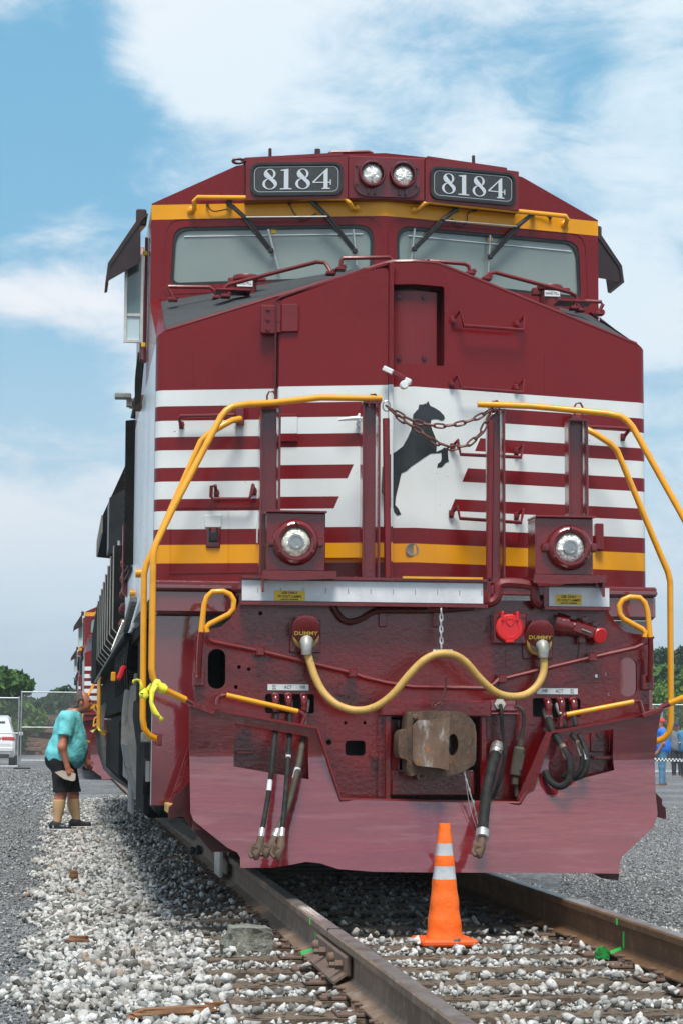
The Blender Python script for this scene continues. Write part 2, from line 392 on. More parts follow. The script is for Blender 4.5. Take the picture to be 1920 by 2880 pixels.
def circ(cx, cz, r, n=14, rz=None): return [(cx+r*math.cos(2*math.pi*k/n), cz+(rz or r)*math.sin(2*math.pi*k/n)) for k in range(n)]
def lettering(name, txt, size, pos, material, parent, xdir=(1, 0, 0), up=(0, 0, 1), sx=1., align='CENTER', depth=.0006, thick=0.):
    cu = bpy.data.curves.new('t', 'FONT'); cu.body = txt; cu.size = size; cu.align_x = align; cu.align_y = 'CENTER'; cu.extrude = depth; cu.offset = thick; cu.resolution_u = 3
    tmp = bpy.data.objects.new('t', cu); me = bpy.data.meshes.new_from_object(tmp); bpy.data.objects.remove(tmp); bpy.data.curves.remove(cu)
    x = Vector(xdir).normalized(); u = Vector(up).normalized(); n = x.cross(u); pos = Vector(pos)
    for v in me.vertices:
        p = v.co.copy(); v.co = pos+x*(p.x*sx)+u*p.y+n*p.z
    me.name = name; return link(name, me, material, parent)
# ================================================================== LOCOMOTIVE
LO = thing('locomotive', 'maroon locomotive numbered 8184 with white nose stripes, black horse emblem and wide snow plow', 'locomotive', (0, 10.5, -.2))
def P2(x, y, Y): p = A(x, y, Y); return (p.x, p.z)

# ---- nose
def nfront(x, z):
    t = max(0., (abs(x)-1.44)/.05); t = min(t, 1.)
    return noseY(x)+.05*(1-math.sqrt(max(0., 1-t*t)))
def ztop(x):
    ax = abs(x); return 3.657 if ax <= .14 else 3.657-(ax-.14)*(3.657-3.255)/1.35
def zrear(x): return 3.90-abs(x)*.158
NB = [(-1.49, 1.70), (1.49, 1.70), (1.49, 3.235), (1.44, 3.268), (.17, 3.648), (.10, 3.657), (-.10, 3.657), (-.17, 3.648), (-1.44, 3.268), (-1.49, 3.235)]
RX0, RX1, RZ0, RZ1 = -.138, .180, 3.040, 3.515
nose = sheet_part('nose', 'nose_paint', LO, NB, [rrect(RX0, RZ0, RX1, RZ1, .012, 2)], [0]+[s*v for s in (-1, 1) for v in (1.44, 1.455, 1.47, 1.48, 1.487)], (), nfront, .02, True)
b = MB()
for s in (-1, 1):
    b = MB(); b.add([(s*1.4905, .046, 1.70), (s*1.4905, 1.12, 1.70), (s*1.4905, 1.12, 3.66), (s*1.4905, .046, 3.235)], [(0, 1, 2, 3)])
    b.add([(s*1.4905, .046, 3.235), (s*1.44, .0, 3.268), (s*1.425, 1.112, 3.69), (s*1.4905, 1.12, 3.655)], [(0, 1, 2, 3)]); part('nose_side', b, 'hood_paint', nose)
b = MB(); xs = [-1.435, -1.0, -.5, -.14, 0, .14, .5, 1.0, 1.435]
b.add([(x, noseY(x)+.022, ztop(x)-.004) for x in xs]+[(x, cabY(x)+.02, zrear(x)) for x in xs], [(i, i+1, i+10, i+9) for i in range(8)])
part('nose_roof', b, 'antislip', nose, 'dark grey anti-slip nose top')
b = MB(); b.tube([(x, noseY(x)+.014, ztop(x)-.006) for x in (-1.43, -.9, -.5, -.2, -.13, 0, .13, .2, .5, .9, 1.43)], .017, 8)
part('nose_rim', b, 'maroon', nose)
# recess with its cover plate
b = MB()
for (x0, z0, x1, z1) in ((RX0, RZ0, RX0, RZ1), (RX1, RZ0, RX1, RZ1), (RX0, RZ1, RX1, RZ1), (RX0, RZ0, RX1, RZ0)):
    n = 4
    for k in range(n):
        xa, xb = x0+(x1-x0)*k/n, x0+(x1-x0)*(k+1)/n; za, zb = z0+(z1-z0)*k/n, z0+(z1-z0)*(k+1)/n
        b.add([(xa, noseY(xa)+.012, za), (xb, noseY(xb)+.012, zb), (xb, noseY(xb)+.12, zb), (xa, noseY(xa)+.12, za)], [(0, 1, 2, 3)])
part('recess_wall', b, 'maroon', nose)
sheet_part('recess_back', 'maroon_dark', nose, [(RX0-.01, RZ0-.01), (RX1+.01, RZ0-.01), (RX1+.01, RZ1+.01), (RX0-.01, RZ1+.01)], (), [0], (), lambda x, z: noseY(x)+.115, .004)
cov = sheet_part('cover_plate', 'maroon', nose, [(-.132, 3.045), (.142, 3.045), (.142, 3.487), (-.132, 3.487)], (), [0], (), lambda x, z: noseY(x)+.055, .03)
for x in (-.082, .062):
    for z in (3.085, 3.45): b = MB(); b.bolt((x, noseY(x)+.055, z), (0, -1, 0), .012, .012); part('bolt', b, 'maroon_dark', cov)
# nose door, proud of the nose, hinged on its left
def doorY(x, z=0): return noseY(x)-.075
DO = [(-.785, 1.90), (-.165, 1.90), (-.165, 3.585), (-.19, 3.60), (-.30, 3.585), (-.765, 3.425), (-.785, 3.40)]
door = sheet_part('nose_door', 'nose_paint', LO, rpoly(DO, .012, 2), (), (), (), doorY, .085)
b = MB(); b.tube([(x, doorY(x)+.02, z) for x, z in ((-.80, 1.92), (-.80, 3.42), (-.77, 3.44), (-.30, 3.602), (-.17, 3.612))], .010, 6)
part('door_seal', b, 'maroon_dark', door)
b = MB(); b.bar((-.150, noseY(-.15)-.045, 1.74), (-.150, noseY(-.15)-.045, 3.63), .026, .10, .006)
b.bar((-.17, noseY(-.17)-.055, 3.622), (-.78, noseY(-.78)-.03, 3.440), .05, .02, .004)
part('door_frame', b, 'nose_paint', LO)
for k, z in enumerate((3.31, 2.66, 2.05)):
    xh = -.80; yh = noseY(xh); h = MB()
    h.lathe((xh+.012, yh-.095, z-.085), (0, 0, 1), [(0, .014), (.055, .014), (.056, .010), (.060, .010), (.061, .014), (.17, .014)], 10, False)
    h.box((xh-.045, yh-.03, z), (.09, .05, .17), None, .005)
    h.box((xh+.075, doorY(xh+.07)-.012, z), (.10, .02, .165), Matrix.Rotation(.256, 3, 'Z').inverted(), .004)
    for dz in (-.06, 0, .06): h.bolt((xh-.05, yh-.055, z+dz), (0, -1, 0), .011, .012)
    part('hinge', h, 'nose_paint' if k else 'maroon', door)
b = MB(); p = NV(1010, 1177, .085)
b.lathe((p.x, p.y, p.z-.035), (0, -1, 0), [(0, .022), (.02, .022), (.03, .012)], 12)
b.tube([NV(1012, 1176, .12), NV(985, 1177, .14), NV(952, 1181, .145)], [.014, .012, .007], 8, 3); b.box(p+Vector((0, -.02, 0)), (.03, .05, .05), None, .006)
part('door_handle', b, 'white', door)
# latch arm hanging off the door edge
b = MB(); b.bar(NV(1078, 1035, .14), NV(1105, 1048, .15), .035, .03, .004); la = part('latch_arm', b, 'white', LO)
b = MB(); b.bar(NV(1138, 1068, .14), NV(1155, 1076, .14), .04, .03, .004); b.lathe(NV(1134, 1084, .13), (0, -1, 0), [(0, .025), (.03, .025), (.036, .02)], 16)
part('latch_knob', b, 'white', la)
b = MB(); b.bar(NV(1104, 1047, .14), NV(1140, 1067, .14), .036, .028, .004); part('latch_bar', b, 'maroon', la)
# horse emblem
H = [(318, 48), (328, 72), (350, 82), (375, 98), (396, 120), (400, 134), (392, 143), (384, 145), (365, 138), (345, 137), (333, 141), (330, 160), (338, 190), (350, 218), (358, 240), (360, 275), (358, 298), (385, 286), (397, 276), (414, 281), (417, 335), (420, 345), (405, 350), (385, 372), (362, 375), (365, 357), (380, 345), (384, 330), (383, 302), (370, 303), (330, 306), (300, 325), (270, 346), (235, 370), (213, 391), (188, 402), (183, 420), (178, 445), (168, 485), (160, 520), (157, 558), (172, 575), (186, 604), (166, 610), (152, 592), (148, 572), (128, 569), (125, 536), (119, 531), (119, 478), (126, 455), (117, 436), (117, 322), (160, 297), (195, 270), (220, 225), (235, 190), (242, 150), (245, 115), (262, 95), (270, 88), (274, 66), (291, 66), (310, 60)]
hp = [NV(1020+.574*x, 1100+.574*y) for x, y in H]
sheet_part('horse_emblem', 'horse', nose, [(p.x, p.z) for p in hp], (), [0], (), lambda x, z: noseY(x)-.0025, 0, label='black rearing horse emblem')
yt_ = noseY(-.15)-.0975; tl = [A(1020+.574*x, 1100+.574*y, yt_) for x, y in ((119, 320), (109, 334), (106, 362), (94, 374), (93, 420), (91, 470), (90, 496), (108, 529), (119, 532))]
fl = [A(1020+.574*x, 1100+.574*y, yt_) for x, y in ((137, 308), (118, 320), (118, 532), (125, 536), (128, 569), (137, 570))]
sheet_part('horse_flank', 'horse', nose, [(p.x, p.z) for p in fl], (), (), (), lambda x, z: yt_, 0)
sheet_part('horse_tail', 'horse', nose, [(p.x, p.z) for p in tl], (), (), (), lambda x, z: yt_, 0)
for (x0, y0, x1, y1) in ((1222, 1345, 1224, 1606), (545, 985, 545, 1085), (1530, 1000, 1530, 1120)): b = MB(); b.bar(NV(x0, y0, .0005), NV(x1, y1, .0005), .005, .004); part('weld_seam', b, 'nose_paint', nose)
b = MB(); p = NV(1158, 1546); b.lathe(p+Vector((0, -.001, 0)), (0, -1, 0), [(0, .038), (.003, .038), (.0035, .031), (.001, .03)], 20); part('port_cover', b, 'truck_grey', nose)

# ---- grab irons on the nose: foot plates, bolts and a bent bar
def grab(pts, off, feet, base=NV, r=.011, material='maroon', name='grab_iron'):
    g = MB(); q = [base(x, y, o) for (x, y), o in zip(pts, off)]; g.tube(q, r, 8, 0)
    for x, y in feet:
        p = base(x, y, .0); g.box(p+Vector((0, -.006, 0)), (.028, .012, .046), None, .004); g.bolt(p+Vector((0, -.016, 0)), (0, -1, 0), .012, .014)
    return part(name, g, material, LO)
for (f1, t1, b1, b2, t2, f2) in (((1272, 902), (1294, 872), (1302, 916), (1470, 928), (1473, 890), (1452, 912)), ((1268, 1080), (1288, 1054), (1295, 1091), (1468, 1104), (1472, 1070), (1450, 1092)),
        ((1270, 1258), (1286, 1238), (1294, 1278), (1464, 1286), (1471, 1252), (1450, 1270)), ((1267, 1446), (1286, 1424), (1292, 1458), (1464, 1470), (1471, 1432), (1450, 1452))):
    grab([f1, t1, b1, b2, t2, f2], [.01, .05, .075, .075, .05, .01], [f1, f2])
grab([(609, 1386), (606, 1366), (595, 1368), (594, 1396), (600, 1403), (700, 1403), (706, 1394), (712, 1364), (716, 1380)], [.01, .05, .07, .07, .07, .07, .07, .05, .01], [(609, 1388), (715, 1383)])
grab([(510, 1196), (504, 1176), (508, 1171), (660, 1167)], [.01, .07, .07, .07], [(511, 1196)])
grab([(1750, 1232), (1766, 1212), (1766, 1206), (1651, 1200)], [.01, .06, .07, .07], [(1749, 1230)])
# small access door, left of the nose door, with latch
b = MB(); a0, a1 = NV(478, 1430), NV(727, 1612)
for (x, y, x2, y2) in ((478, 1428, 727, 1426), (478, 1612, 727, 1608), (478, 1428, 478, 1612), (727, 1426, 727, 1608), (642, 1428, 642, 1608)):
    b.bar(NV(x, y, .002), NV(x2, y2, .002), .006, .008)
ad = part('access_door', b, 'nose_paint', nose)
b = MB(); b.box(NV(600, 1512, .004), (.085, .02, .12), Matrix.Rotation(-.256, 3, 'Z'), .006); part('latch_plate', b, 'maroon_gloss', ad)
b = MB(); b.tube([NV(591, 1485, .02), NV(589, 1522, .03), NV(612, 1522, .03), NV(610, 1485, .02)], .006, 6); b.box(NV(600, 1508, .02), (.045, .015, .055), Matrix.Rotation(-.256, 3, 'Z'), .004); part('latch', b, 'black', ad)
b = MB(); b.box(NV(600, 1466, .003), (.10, .012, .075), Matrix.Rotation(-.256, 3, 'Z'), .004); part('latch_cover', b, 'white', ad)
b = MB(); b.lathe(NV(726, 1470, .012), (0, 0, -1), [(0, .009), (.12, .009)], 8); part('hinge', b, 'white', ad)
b = MB(); b.box(NV(1683, 1510, .02), (.05, .04, .16), None, .005); part('latch', b, 'maroon', LO)

# ---- nose-top handrails, sand fillers
def roofpt(x, y, h=0.):          # sight line met with the sloping nose roof, lifted by h
    best = None; Y = .3
    for _ in range(40):
        p = A(x, y, Y); f0, f1 = noseY(p.x)+.02, cabY(p.x)
        z0, z1 = ztop(p.x)+h, zrear(p.x)+h
        t = (p.z-z0)/max(1e-6, (z1-z0)); t = max(-.1, min(1.05, t)); Y2 = f0+t*(f1-f0); Y = Y*.6+Y2*.4
    return A(x, y, Y)
def toprail(pts, Y):
    g = MB(); q = [A(x, y, Yk) for (x, y), Yk in zip(pts, Y if isinstance(Y, list) else [Y]*len(pts))]; g.tube(q, .0125, 8, 0)
    for p in (q[0], q[-1]): g.box(p+Vector((0, 0, -.012)), (.06, .07, .02), None, .004); g.bolt(p+Vector((.02, -.02, -.004)), (0, 0, 1), .012, .016)
    return part('handrail', g, 'maroon', nose)
toprail([(487, 838), (474, 812), (474, 806), (590, 808), (600, 815), (612, 832)], .75)
toprail([(635, 828), (634, 808), (645, 800), (890, 737), (912, 738), (922, 750), (930, 764)], [.35, .35, .35, .15, .13, .12, .10])
toprail([(957, 752), (960, 732), (965, 726), (1095, 724), (1107, 738)], .05)
toprail([(1192, 737), (1200, 733), (1305, 742), (1316, 748), (1321, 764)], .05)
toprail([(1367, 779), (1374, 770), (1390, 766), (1600, 822), (1618, 832), (1622, 842), (1614, 862)], [.10, .11, .12, .32, .34, .34, .34])
toprail([(1630, 868), (1640, 850), (1648, 847), (1690, 849), (1694, 856), (1683, 878)], .75)
for (x0, x1, yt, yb, Yk, lab) in ((662, 722, 790, 834, .62, 'l'), (1515, 1574, 818, 862, .62, 'r')):
    a0, a1 = A(x0, yb, Yk), A(x1, yb, Yk); c = (a0+a1)/2; r = (a1.x-a0.x)/2; h = A(x0, yt, Yk).z-a0.z
    b = MB(); b.lathe(c+Vector((0, 0, -.12)), (0, 0, 1), [(0, r), (h+.12, r)], 22); sf = part('sand_filler', b, 'maroon', nose)
    b = MB(); b.lathe(c+Vector((0, 0, h)), (0, 0, 1), [(0, r*1.25), (.014, r*1.3), (.03, r*1.2), (.034, 0)], 22); b.box(c+Vector((-r*1.25, 0, h-.01)), (.06, .05, .05), None, .006); b.box(c+Vector((r*1.3, -.02, h+.005)), (.07, .05, .02), None, .004); part('filler_cap', b, 'maroon', sf)
    b = MB(); b.box(c+Vector((0 if lab == 'r' else -r*.2, -r-.004, h-.032)), (r*1.45, .005, .038)); part('plate', b, 'white', sf)
    lettering('lettering', 'SAND FILL', .022, c+Vector((0 if lab == 'r' else -r*.2, -r-.0075, h-.032)), 'ink', sf, sx=.85)
    b = MB(); b.box(c+Vector((-.10 if lab == 'l' else .10, -.22, -.02)), (.22, .16, .012), Matrix.Rotation(.0, 3, 'Z'), .003); part('pad', b, 'maroon', sf)

# ---- cab
CO = [(-1.487, 3.45), (1.487, 3.45), (1.487, 4.318), (.945, 4.560), (.50, 4.625), (-.50, 4.625), (-.945, 4.560), (-1.487, 4.318)]
WL = rpoly([(-1.362, 3.772), (-.078, 3.80), (-.070, 4.156), (-1.345, 4.160)], [.05, .09, .11, .09], 6)
WR = [(-x, z) for x, z in WL][::-1]
def shrink(poly, d):
    cx = sum(p[0] for p in poly)/len(poly); cz = sum(p[1] for p in poly)/len(poly)
    w_ = max(p[0] for p in poly)-cx; h_ = max(p[1] for p in poly)-cz
    return [(cx+(x-cx)*(1-d/w_), cz+(z-cz)*(1-d/h_)) for x, z in poly]
cab = sheet_part('cab', 'cab_paint', LO, CO, [WL, WR], [0], (), lambda x, z: cabY(x), .03)
YB = 3.75
b = MB()
ring = [(x, z) for x, z in CO]; ring[0] = (-1.487, 1.72); ring[1] = (1.487, 1.72)
f0 = [Vector((x*.9995, cabY(x)+.015, z)) for x, z in ring]; f1 = [Vector((x, YB, z)) for x, z in ring]
b.loft([f0, f1], cap=False, smooth=False); b.add(f1, [tuple(range(len(f1)))]); part('cab_shell', b, 'hood_paint', cab)
for WP in (WL, WR):
    g = sheet_part('windshield', 'glass', cab, shrink(WP, -.005), (), (), (), lambda x, z: cabY(x)+.022, .008)
    sheet_part('gasket', 'black', g, shrink(WP, -.004), [shrink(WP, .020)], (), (), lambda x, z: cabY(x)+.006, .02)
    sheet_part('window_surround', 'cab_paint', g, shrink(WP, -.058), [shrink(WP, -.048)], (), (), lambda x, z: cabY(x)-.004, .006)
    s = 1 if WP is WR else -1
    b = MB()
    e = ((519, 665), (1020, 658)) if s < 0 else ((1147, 663), (1605, 707))
    b.bar(CV(*e[0], -.018), CV(*e[1], -.018), .008, .006)
    part('visor_rail', b, 'white', g)
    b = MB(); e = (770, 646) if s < 0 else (1377, 668); b.box(CV(*e, -.018), (.035, .006, .05)); part('inspection_tag', b, 'sticker', g)
# wipers
def wiper(piv, elb, tip, bl0, bl1):
    g = MB(); o = .055
    p0, p1, p2 = CV(*piv, o), CV(*elb, o+.01), CV(*tip, .03)
    g.bar(p0, p0+(p1-p0)*1.05, .028, .02, .004); d = Vector((-.016, 0, .008)) if tip[0] > piv[0] else Vector((.016, 0, .008))
    for k in (-1, 1): g.tube([p0+d*k*1.4, p1+d*k*1.2, p2+d*k*.9], .009, 6)
    g.box(p2, (.03, .03, .03), None, .004); g.lathe(CV(*piv, .0), (0, -1, 0), [(0, .02), (.06, .016)], 10)
    wp = part('wiper', g, 'black', LO)
    g = MB(); g.bar(CV(*bl0, .012), CV(*bl1, .012), .010, .014); part('wiper_blade', g, 'steel', wp)
    return wp
w1 = wiper((645, 572), (690, 612), (762, 705), (755, 645), (785, 757)); wiper((873, 563), (922, 610), (997, 706), (993, 645), (1003, 748))
w3 = wiper((1280, 590), (1243, 619), (1165, 700), (1165, 643), (1155, 736)); wiper((1495, 602), (1453, 637), (1378, 722), (1377, 662), (1371, 772))
for w_, e in ((w1, ((693, 611), (920, 609))), (w3, ((1250, 620), (1452, 637)))):
    g = MB(); g.tube([CV(*e[0], .075), CV(*e[1], .075)], .005, 8); part('link_rod', g, 'hub', w_)
for pts in (((584, 577), (600, 594), (640, 588)), ((813, 573), (828, 600), (850, 618), (890, 600)), ((1335, 592), (1315, 600), (1310, 628), (1290, 636), (1268, 615)), ((1545, 613), (1520, 600), (1500, 596))):
    g = MB(); g.tube([CV(x, y, .02) for x, y in pts], .004, 6, 4); g.lathe(CV(*pts[0], 0), (0, -1, 0), [(0, .01), (.02, .01)], 8); part('washer_hose', g, 'black', cab)
# yellow grab rails over the windshields
for pts in (((538, 593), (548, 590), (546, 566), (556, 555), (968, 558), (982, 570), (990, 585), (1003, 586)), ((1163, 592), (1178, 588), (1192, 572), (1206, 568), (1590, 608), (1594, 615), (1590, 630), (1586, 632))):
    g = MB(); of = [.01, .05, .08, .08, .08, .08, .05, .01]; g.tube([CV(x, y, o) for (x, y), o in zip(pts, of)], .0155, 10)
    for k in (0, -1): g.lathe(CV(*pts[k], 0), (0, -1, 0), [(0, .026), (.012, .026), (.02, .014), (.034, .014), (.034, 0)], 12)
    part('grab_rail', g, 'yellow', cab)
# number boards and headlights
def nbY(x): return .75+.19*max(0., abs(x)-.25)
def eight(w, h):
    o = []
    def ring(cx, cz, rx, rz, hx, hz, hcx=0., n=26): return [(cx+rx*math.cos(2*math.pi*k/n), cz+rz*math.sin(2*math.pi*k/n)) for k in range(n)], [(cx+hcx+hx*math.cos(2*math.pi*k/n), cz+hz*math.sin(2*math.pi*k/n)) for k in range(n)]
    return [ring(.5*w, .755*h, .36*w, .245*h, .22*w, .215*h), ring(.5*w, .27*h, .45*w, .27*h, .29*w, .235*h)]
def digits(parent, x0, x1, z0, z1, y_fn):
    W = x1-x0; Hh = z1-z0; o = -.0
    def put(poly, holes, k):
        sheet_part('digit', 'digit', parent, poly, holes, (), (), lambda x, z: y_fn(x)-.003-.0006*k, .002)
    def T(pl, xo): return [(x0+xo+x, z0+z) for x, z in pl]
    w_ = W*.235
    for xo in (0, W*.475):
        for k, (a, h) in enumerate(eight(w_, Hh)): put(T(a, xo), [T(h, xo)], k)
        put(T([(.20*w_, .80*Hh), (.30*w_, .90*Hh), (.90*w_, .36*Hh), (.93*w_, .20*Hh), (.80*w_, .14*Hh), (.70*w_, .30*Hh), (.22*w_, .66*Hh)], xo), [], 2)   # heavy diagonal of the figure
    xo = W*.265; w1_ = W*.17
    put(T([(0, 0), (w1_, 0), (w1_, .045*Hh), (.72*w1_, .06*Hh), (.72*w1_, Hh), (.06*w1_, .95*Hh), (.06*w1_, .905*Hh), (.34*w1_, .90*Hh), (.34*w1_, .06*Hh), (0, .045*Hh)], xo), [], 0)
    xo = W*.735; w4 = W*.265
    put(T([(.50*w4, 0), (.95*w4, 0), (.95*w4, .045*Hh), (.82*w4, .06*Hh), (.82*w4, Hh), (.76*w4, Hh), (.0, .36*Hh), (.0, .30*Hh), (.60*w4, .30*Hh), (.60*w4, .06*Hh), (.50*w4, .045*Hh)], xo), [T([(.10*w4, .345*Hh), (.60*w4, .345*Hh), (.60*w4, .79*Hh)], xo)], 0)
    put(T([(.82*w4, .30*Hh), (.94*w4, .30*Hh), (.94*w4, .20*Hh), (1.0*w4, .20*Hh), (1.0*w4, .45*Hh), (.94*w4, .45*Hh), (.94*w4, .345*Hh), (.82*w4, .345*Hh)], xo), [], 1)
for s in (-1, 1):
    b = MB(); xi, xo = s*.252, s*.893
    q = [(xi, nbY(xi), 4.306), (xo, nbY(xo), 4.300), (xo, nbY(xo), 4.560), (xi, nbY(xi), 4.585)]
    b.prism(q, (0, .3, 0)); hb = part('number_board', b, 'maroon', LO)
    X0, X1 = sorted((s*.285, s*.868)); Z0, Z1 = 4.325, 4.542
    sheet_part('frame', 'black', hb, rrect(X0, Z0, X1, Z1, .055), [rrect(X0+.016, Z0+.016, X1-.016, Z1-.016, .042)], (), (), lambda x, z: nbY(x)-.014, .02)
    pl = sheet_part('plate', 'plate_dark', hb, rrect(X0+.012, Z0+.012, X1-.012, Z1-.012, .045), (), (), (), lambda x, z: nbY(x)-.006, .008)
    sheet_part('plate_edge', 'digit', pl, rrect(X0+.026, Z0+.026, X1-.026, Z1-.026, .036), [rrect(X0+.0285, Z0+.0285, X1-.0285, Z1-.0285, .034)], (), (), lambda x, z: nbY(x)-.0072, .001)
    digits(pl, X0+.072, X1-.072, Z0+.042, Z1-.040, lambda x: nbY(x)-.006)
b = MB(); b.box((0, .90, 4.447), (.50, .30, .284), None, .006); hl = part('headlight_housing', b, 'maroon', LO)
sheet_part('lamp_plate', 'maroon_gloss', hl, rrect(-.215, 4.322, .215, 4.575, .09), [circ(-.1, 4.463, .068, 20), circ(.1, 4.463, .068, 20)], (), (), lambda x, z: .735, .02)
for x in (-.1, .1):
    b = MB(); b.lathe((x, .74, 4.463), (0, -1, 0), [(-.03, .088), (.045, .088), (.055, .082), (.055, .074), (.0, .070)], 30); ho = part('headlight', b, 'maroon_gloss', hl)
    b = MB(); b.lathe((x, .735, 4.463), (0, -1, 0), [(.0, .071), (.018, .066), (.030, .050), (.036, .026), (.038, 0)], 30); part('lens', b, 'lens_cool', ho)
b = MB()
for x, z in ((-.195, 4.52), (-.195, 4.40), (.195, 4.52), (.195, 4.40), (-.1, 4.562), (.1, 4.562)): b.bolt((x, .734, z), (0, -1, 0), .010, .014)
for x in (-.1, .1):
    for dx in (-.02, .02): b.box((x+dx, .725, 4.352), (.014, .02, .04), None, .003)
part('bolt', b, 'maroon_gloss', hl)
# roof hatch, stubs and eye
b = MB(); b.prism([(-.90, .90, 4.566), (-.28, .78, 4.594), (-.28, 2.6, 4.66), (-.90, 2.6, 4.64)], (0, 0, .022)); b.prism([(.27, .78, 4.594), (.82, .90, 4.570), (.82, 2.6, 4.64), (.27, 2.6, 4.66)], (0, 0, .02)); b.prism([(.30, 1.0, 4.61), (.72, 1.1, 4.60), (.72, 2.4, 4.66), (.30, 2.4, 4.67)], (0, 0, .02))
part('roof_panel', b, 'maroon', cab)
for (x, y0, y1, r) in ((760, 418, 434, .012), (893, 420, 436, .022), (1330, 438, 452, .012)):
    b = MB(); p0, p1 = A(x, y1, 1.2), A(x, y0, 1.2); b.lathe(p0, (0, 0, 1), [(-.03, r), (p1.z-p0.z, r*.9), (p1.z-p0.z+.004, 0)], 10); part('vent_stub', b, 'maroon_dark', cab)
b = MB(); b.tube([A(x, y, .95) for x, y in ((925, 440), (927, 431), (935, 428), (1035, 427), (1045, 431), (1048, 440))], .012, 8); part('roof_rail', b, 'maroon', cab)
b = MB(); b.tube([A(670+15*math.cos(a), 453+6*math.sin(a), 1.0) for a in [2*math.pi*k/12 for k in range(12)]], .010, 6, closed=True); b.bar(A(684, 453, 1.0), A(700, 450, 1.0), .03, .03, .004); part('lifting_eye', b, 'maroon_dark', cab)
# side awnings, mirrors
for s in (-1, 1):
    b = MB(); y0, y1 = 1.35, 1.72
    q_ = .05 if s > 0 else 0.
    top = [(s*1.50, 4.31), (s*1.56, 4.285), (s*(1.76-q_), 3.965+q_*2), (s*(1.775-q_), 3.84+q_*2.2), (s*(1.755-q_), 3.845+q_*2.2), (s*(1.742-q_), 3.95+q_*2), (s*1.545, 4.255)]
    b.prism([(x, y0, z) for x, z in top], (0, y1-y0, 0)); b.box((s*1.545, y0+.05, 4.29), (.07, .04, .11), None, .01)
    b.prism([(s*(1.755-q_), y0+.012, 3.85+q_*2.2), (s*(1.742-q_), y0+.012, 3.955+q_*2), (s*1.55, y0+.012, 4.25), (s*1.545, y0+.012, 3.98)], (0, .012, 0))
    aw = part('awning', b, 'awning_dark', LO)
b = MB(); b.bar((-1.500, 1.60, 3.35), (-1.500, 1.60, 4.20), .02, .05, .004); b.bar((-1.52, 1.6, 3.36), (-1.52, 1.9, 4.2), .03, .03, .004); part('window_channel', b, 'maroon', LO)
mx0, mx1 = -1.646, -1.518
b = MB()
for (xa, xb, za, zb) in ((mx0, mx0+.020, 3.464, 4.061), (mx1-.020, mx1, 3.464, 4.061), (mx0+.021, mx1-.021, 4.041, 4.061), (mx0+.021, mx1-.021, 3.464, 3.486), (mx0+.021, mx1-.021, 3.640, 3.660)):
    b.box(((xa+xb)/2, 1.5, (za+zb)/2), (xb-xa, .022, zb-za), None, .002)
mi = part('wind_deflector', b, 'alu', LO)
b = MB(); b.box(((mx0+mx1)/2, 1.503, 3.85), (mx1-mx0-.038, .006, .386)); part('pane', b, 'mirror_glass', mi)
b = MB(); b.box(((mx0+mx1)/2-.004, 1.503, 3.565), (mx1-mx0-.040, .006, .156)); part('pane', b, 'clear_glass', mi)
b = MB(); b.box((-1.512, 1.5, 4.07), (.03, .03, .03), None, .004); b.box((-1.515, 1.5, 3.45), (.03, .03, .03), None, .004); part('pivot', b, 'sticker', mi)
# hoses bundled at the cab side, bell-like horn bracket
b = MB()
for k in range(5): b.tube([(-1.50-.008*k, 1.75+.02*k, 3.46), (-1.515-.008*k, 1.8+.02*k, 3.25+.01*k), (-1.52-.006*k, 1.85+.03*k, 3.12)], .009, 6, 3)
part('hose_bundle', b, 'black_gloss', LO)
b = MB(); b.box((-1.62, 2.4, 3.245), (.115, .10, .036), None, .006); b.box((-1.575, 2.4, 3.20), (.04, .06, .06), None, .004); b.bar((-1.575, 2.4, 3.17), (-1.50, 2.4, 3.165), .02, .02); b.bar((-1.575, 2.4, 3.22), (-1.49, 2.4, 3.22), .02, .02)
sg = part('side_camera', b, 'truck_grey', LO)
b = MB(); b.lathe((-1.50, 2.42, 3.20), (-1, 0, .25), [(-.02, .055), (.01, .062), (.04, .055), (.055, .02), (.056, 0)], 16); part('lamp', b, 'rust', sg)
# ================================================================== FRONT PLATFORM, PILOT, PLOW
b = MB(); b.box((0, -.42, 1.69), (2.06, .84, .055), None, .006); b.box((0, -.10, 1.735), (2.98, .22, .06), None, .01); deck = part('platform', b, 'maroon_gloss', LO)
# corner beams and step-well panels either side
for s in (-1, 1):
    b = MB(); b.box((s*1.265, -.13, 1.645), (.45, .12, .15), None, .02); b.box((s*1.265, -.12, 1.728), (.45, .2, .022), None, .004); part('corner_beam', b, 'maroon_smooth', LO)
    b = MB(); b.box((s*1.335, -.085, 1.018), (.305, .02, 1.10), None, .004); part('corner_panel', b, 'panel_paint', LO)
    b = MB(); b.box((s*1.482, -.055, 1.02), (.014, .05, 1.10), None, .003); part('step_side', b, 'alu', LO)
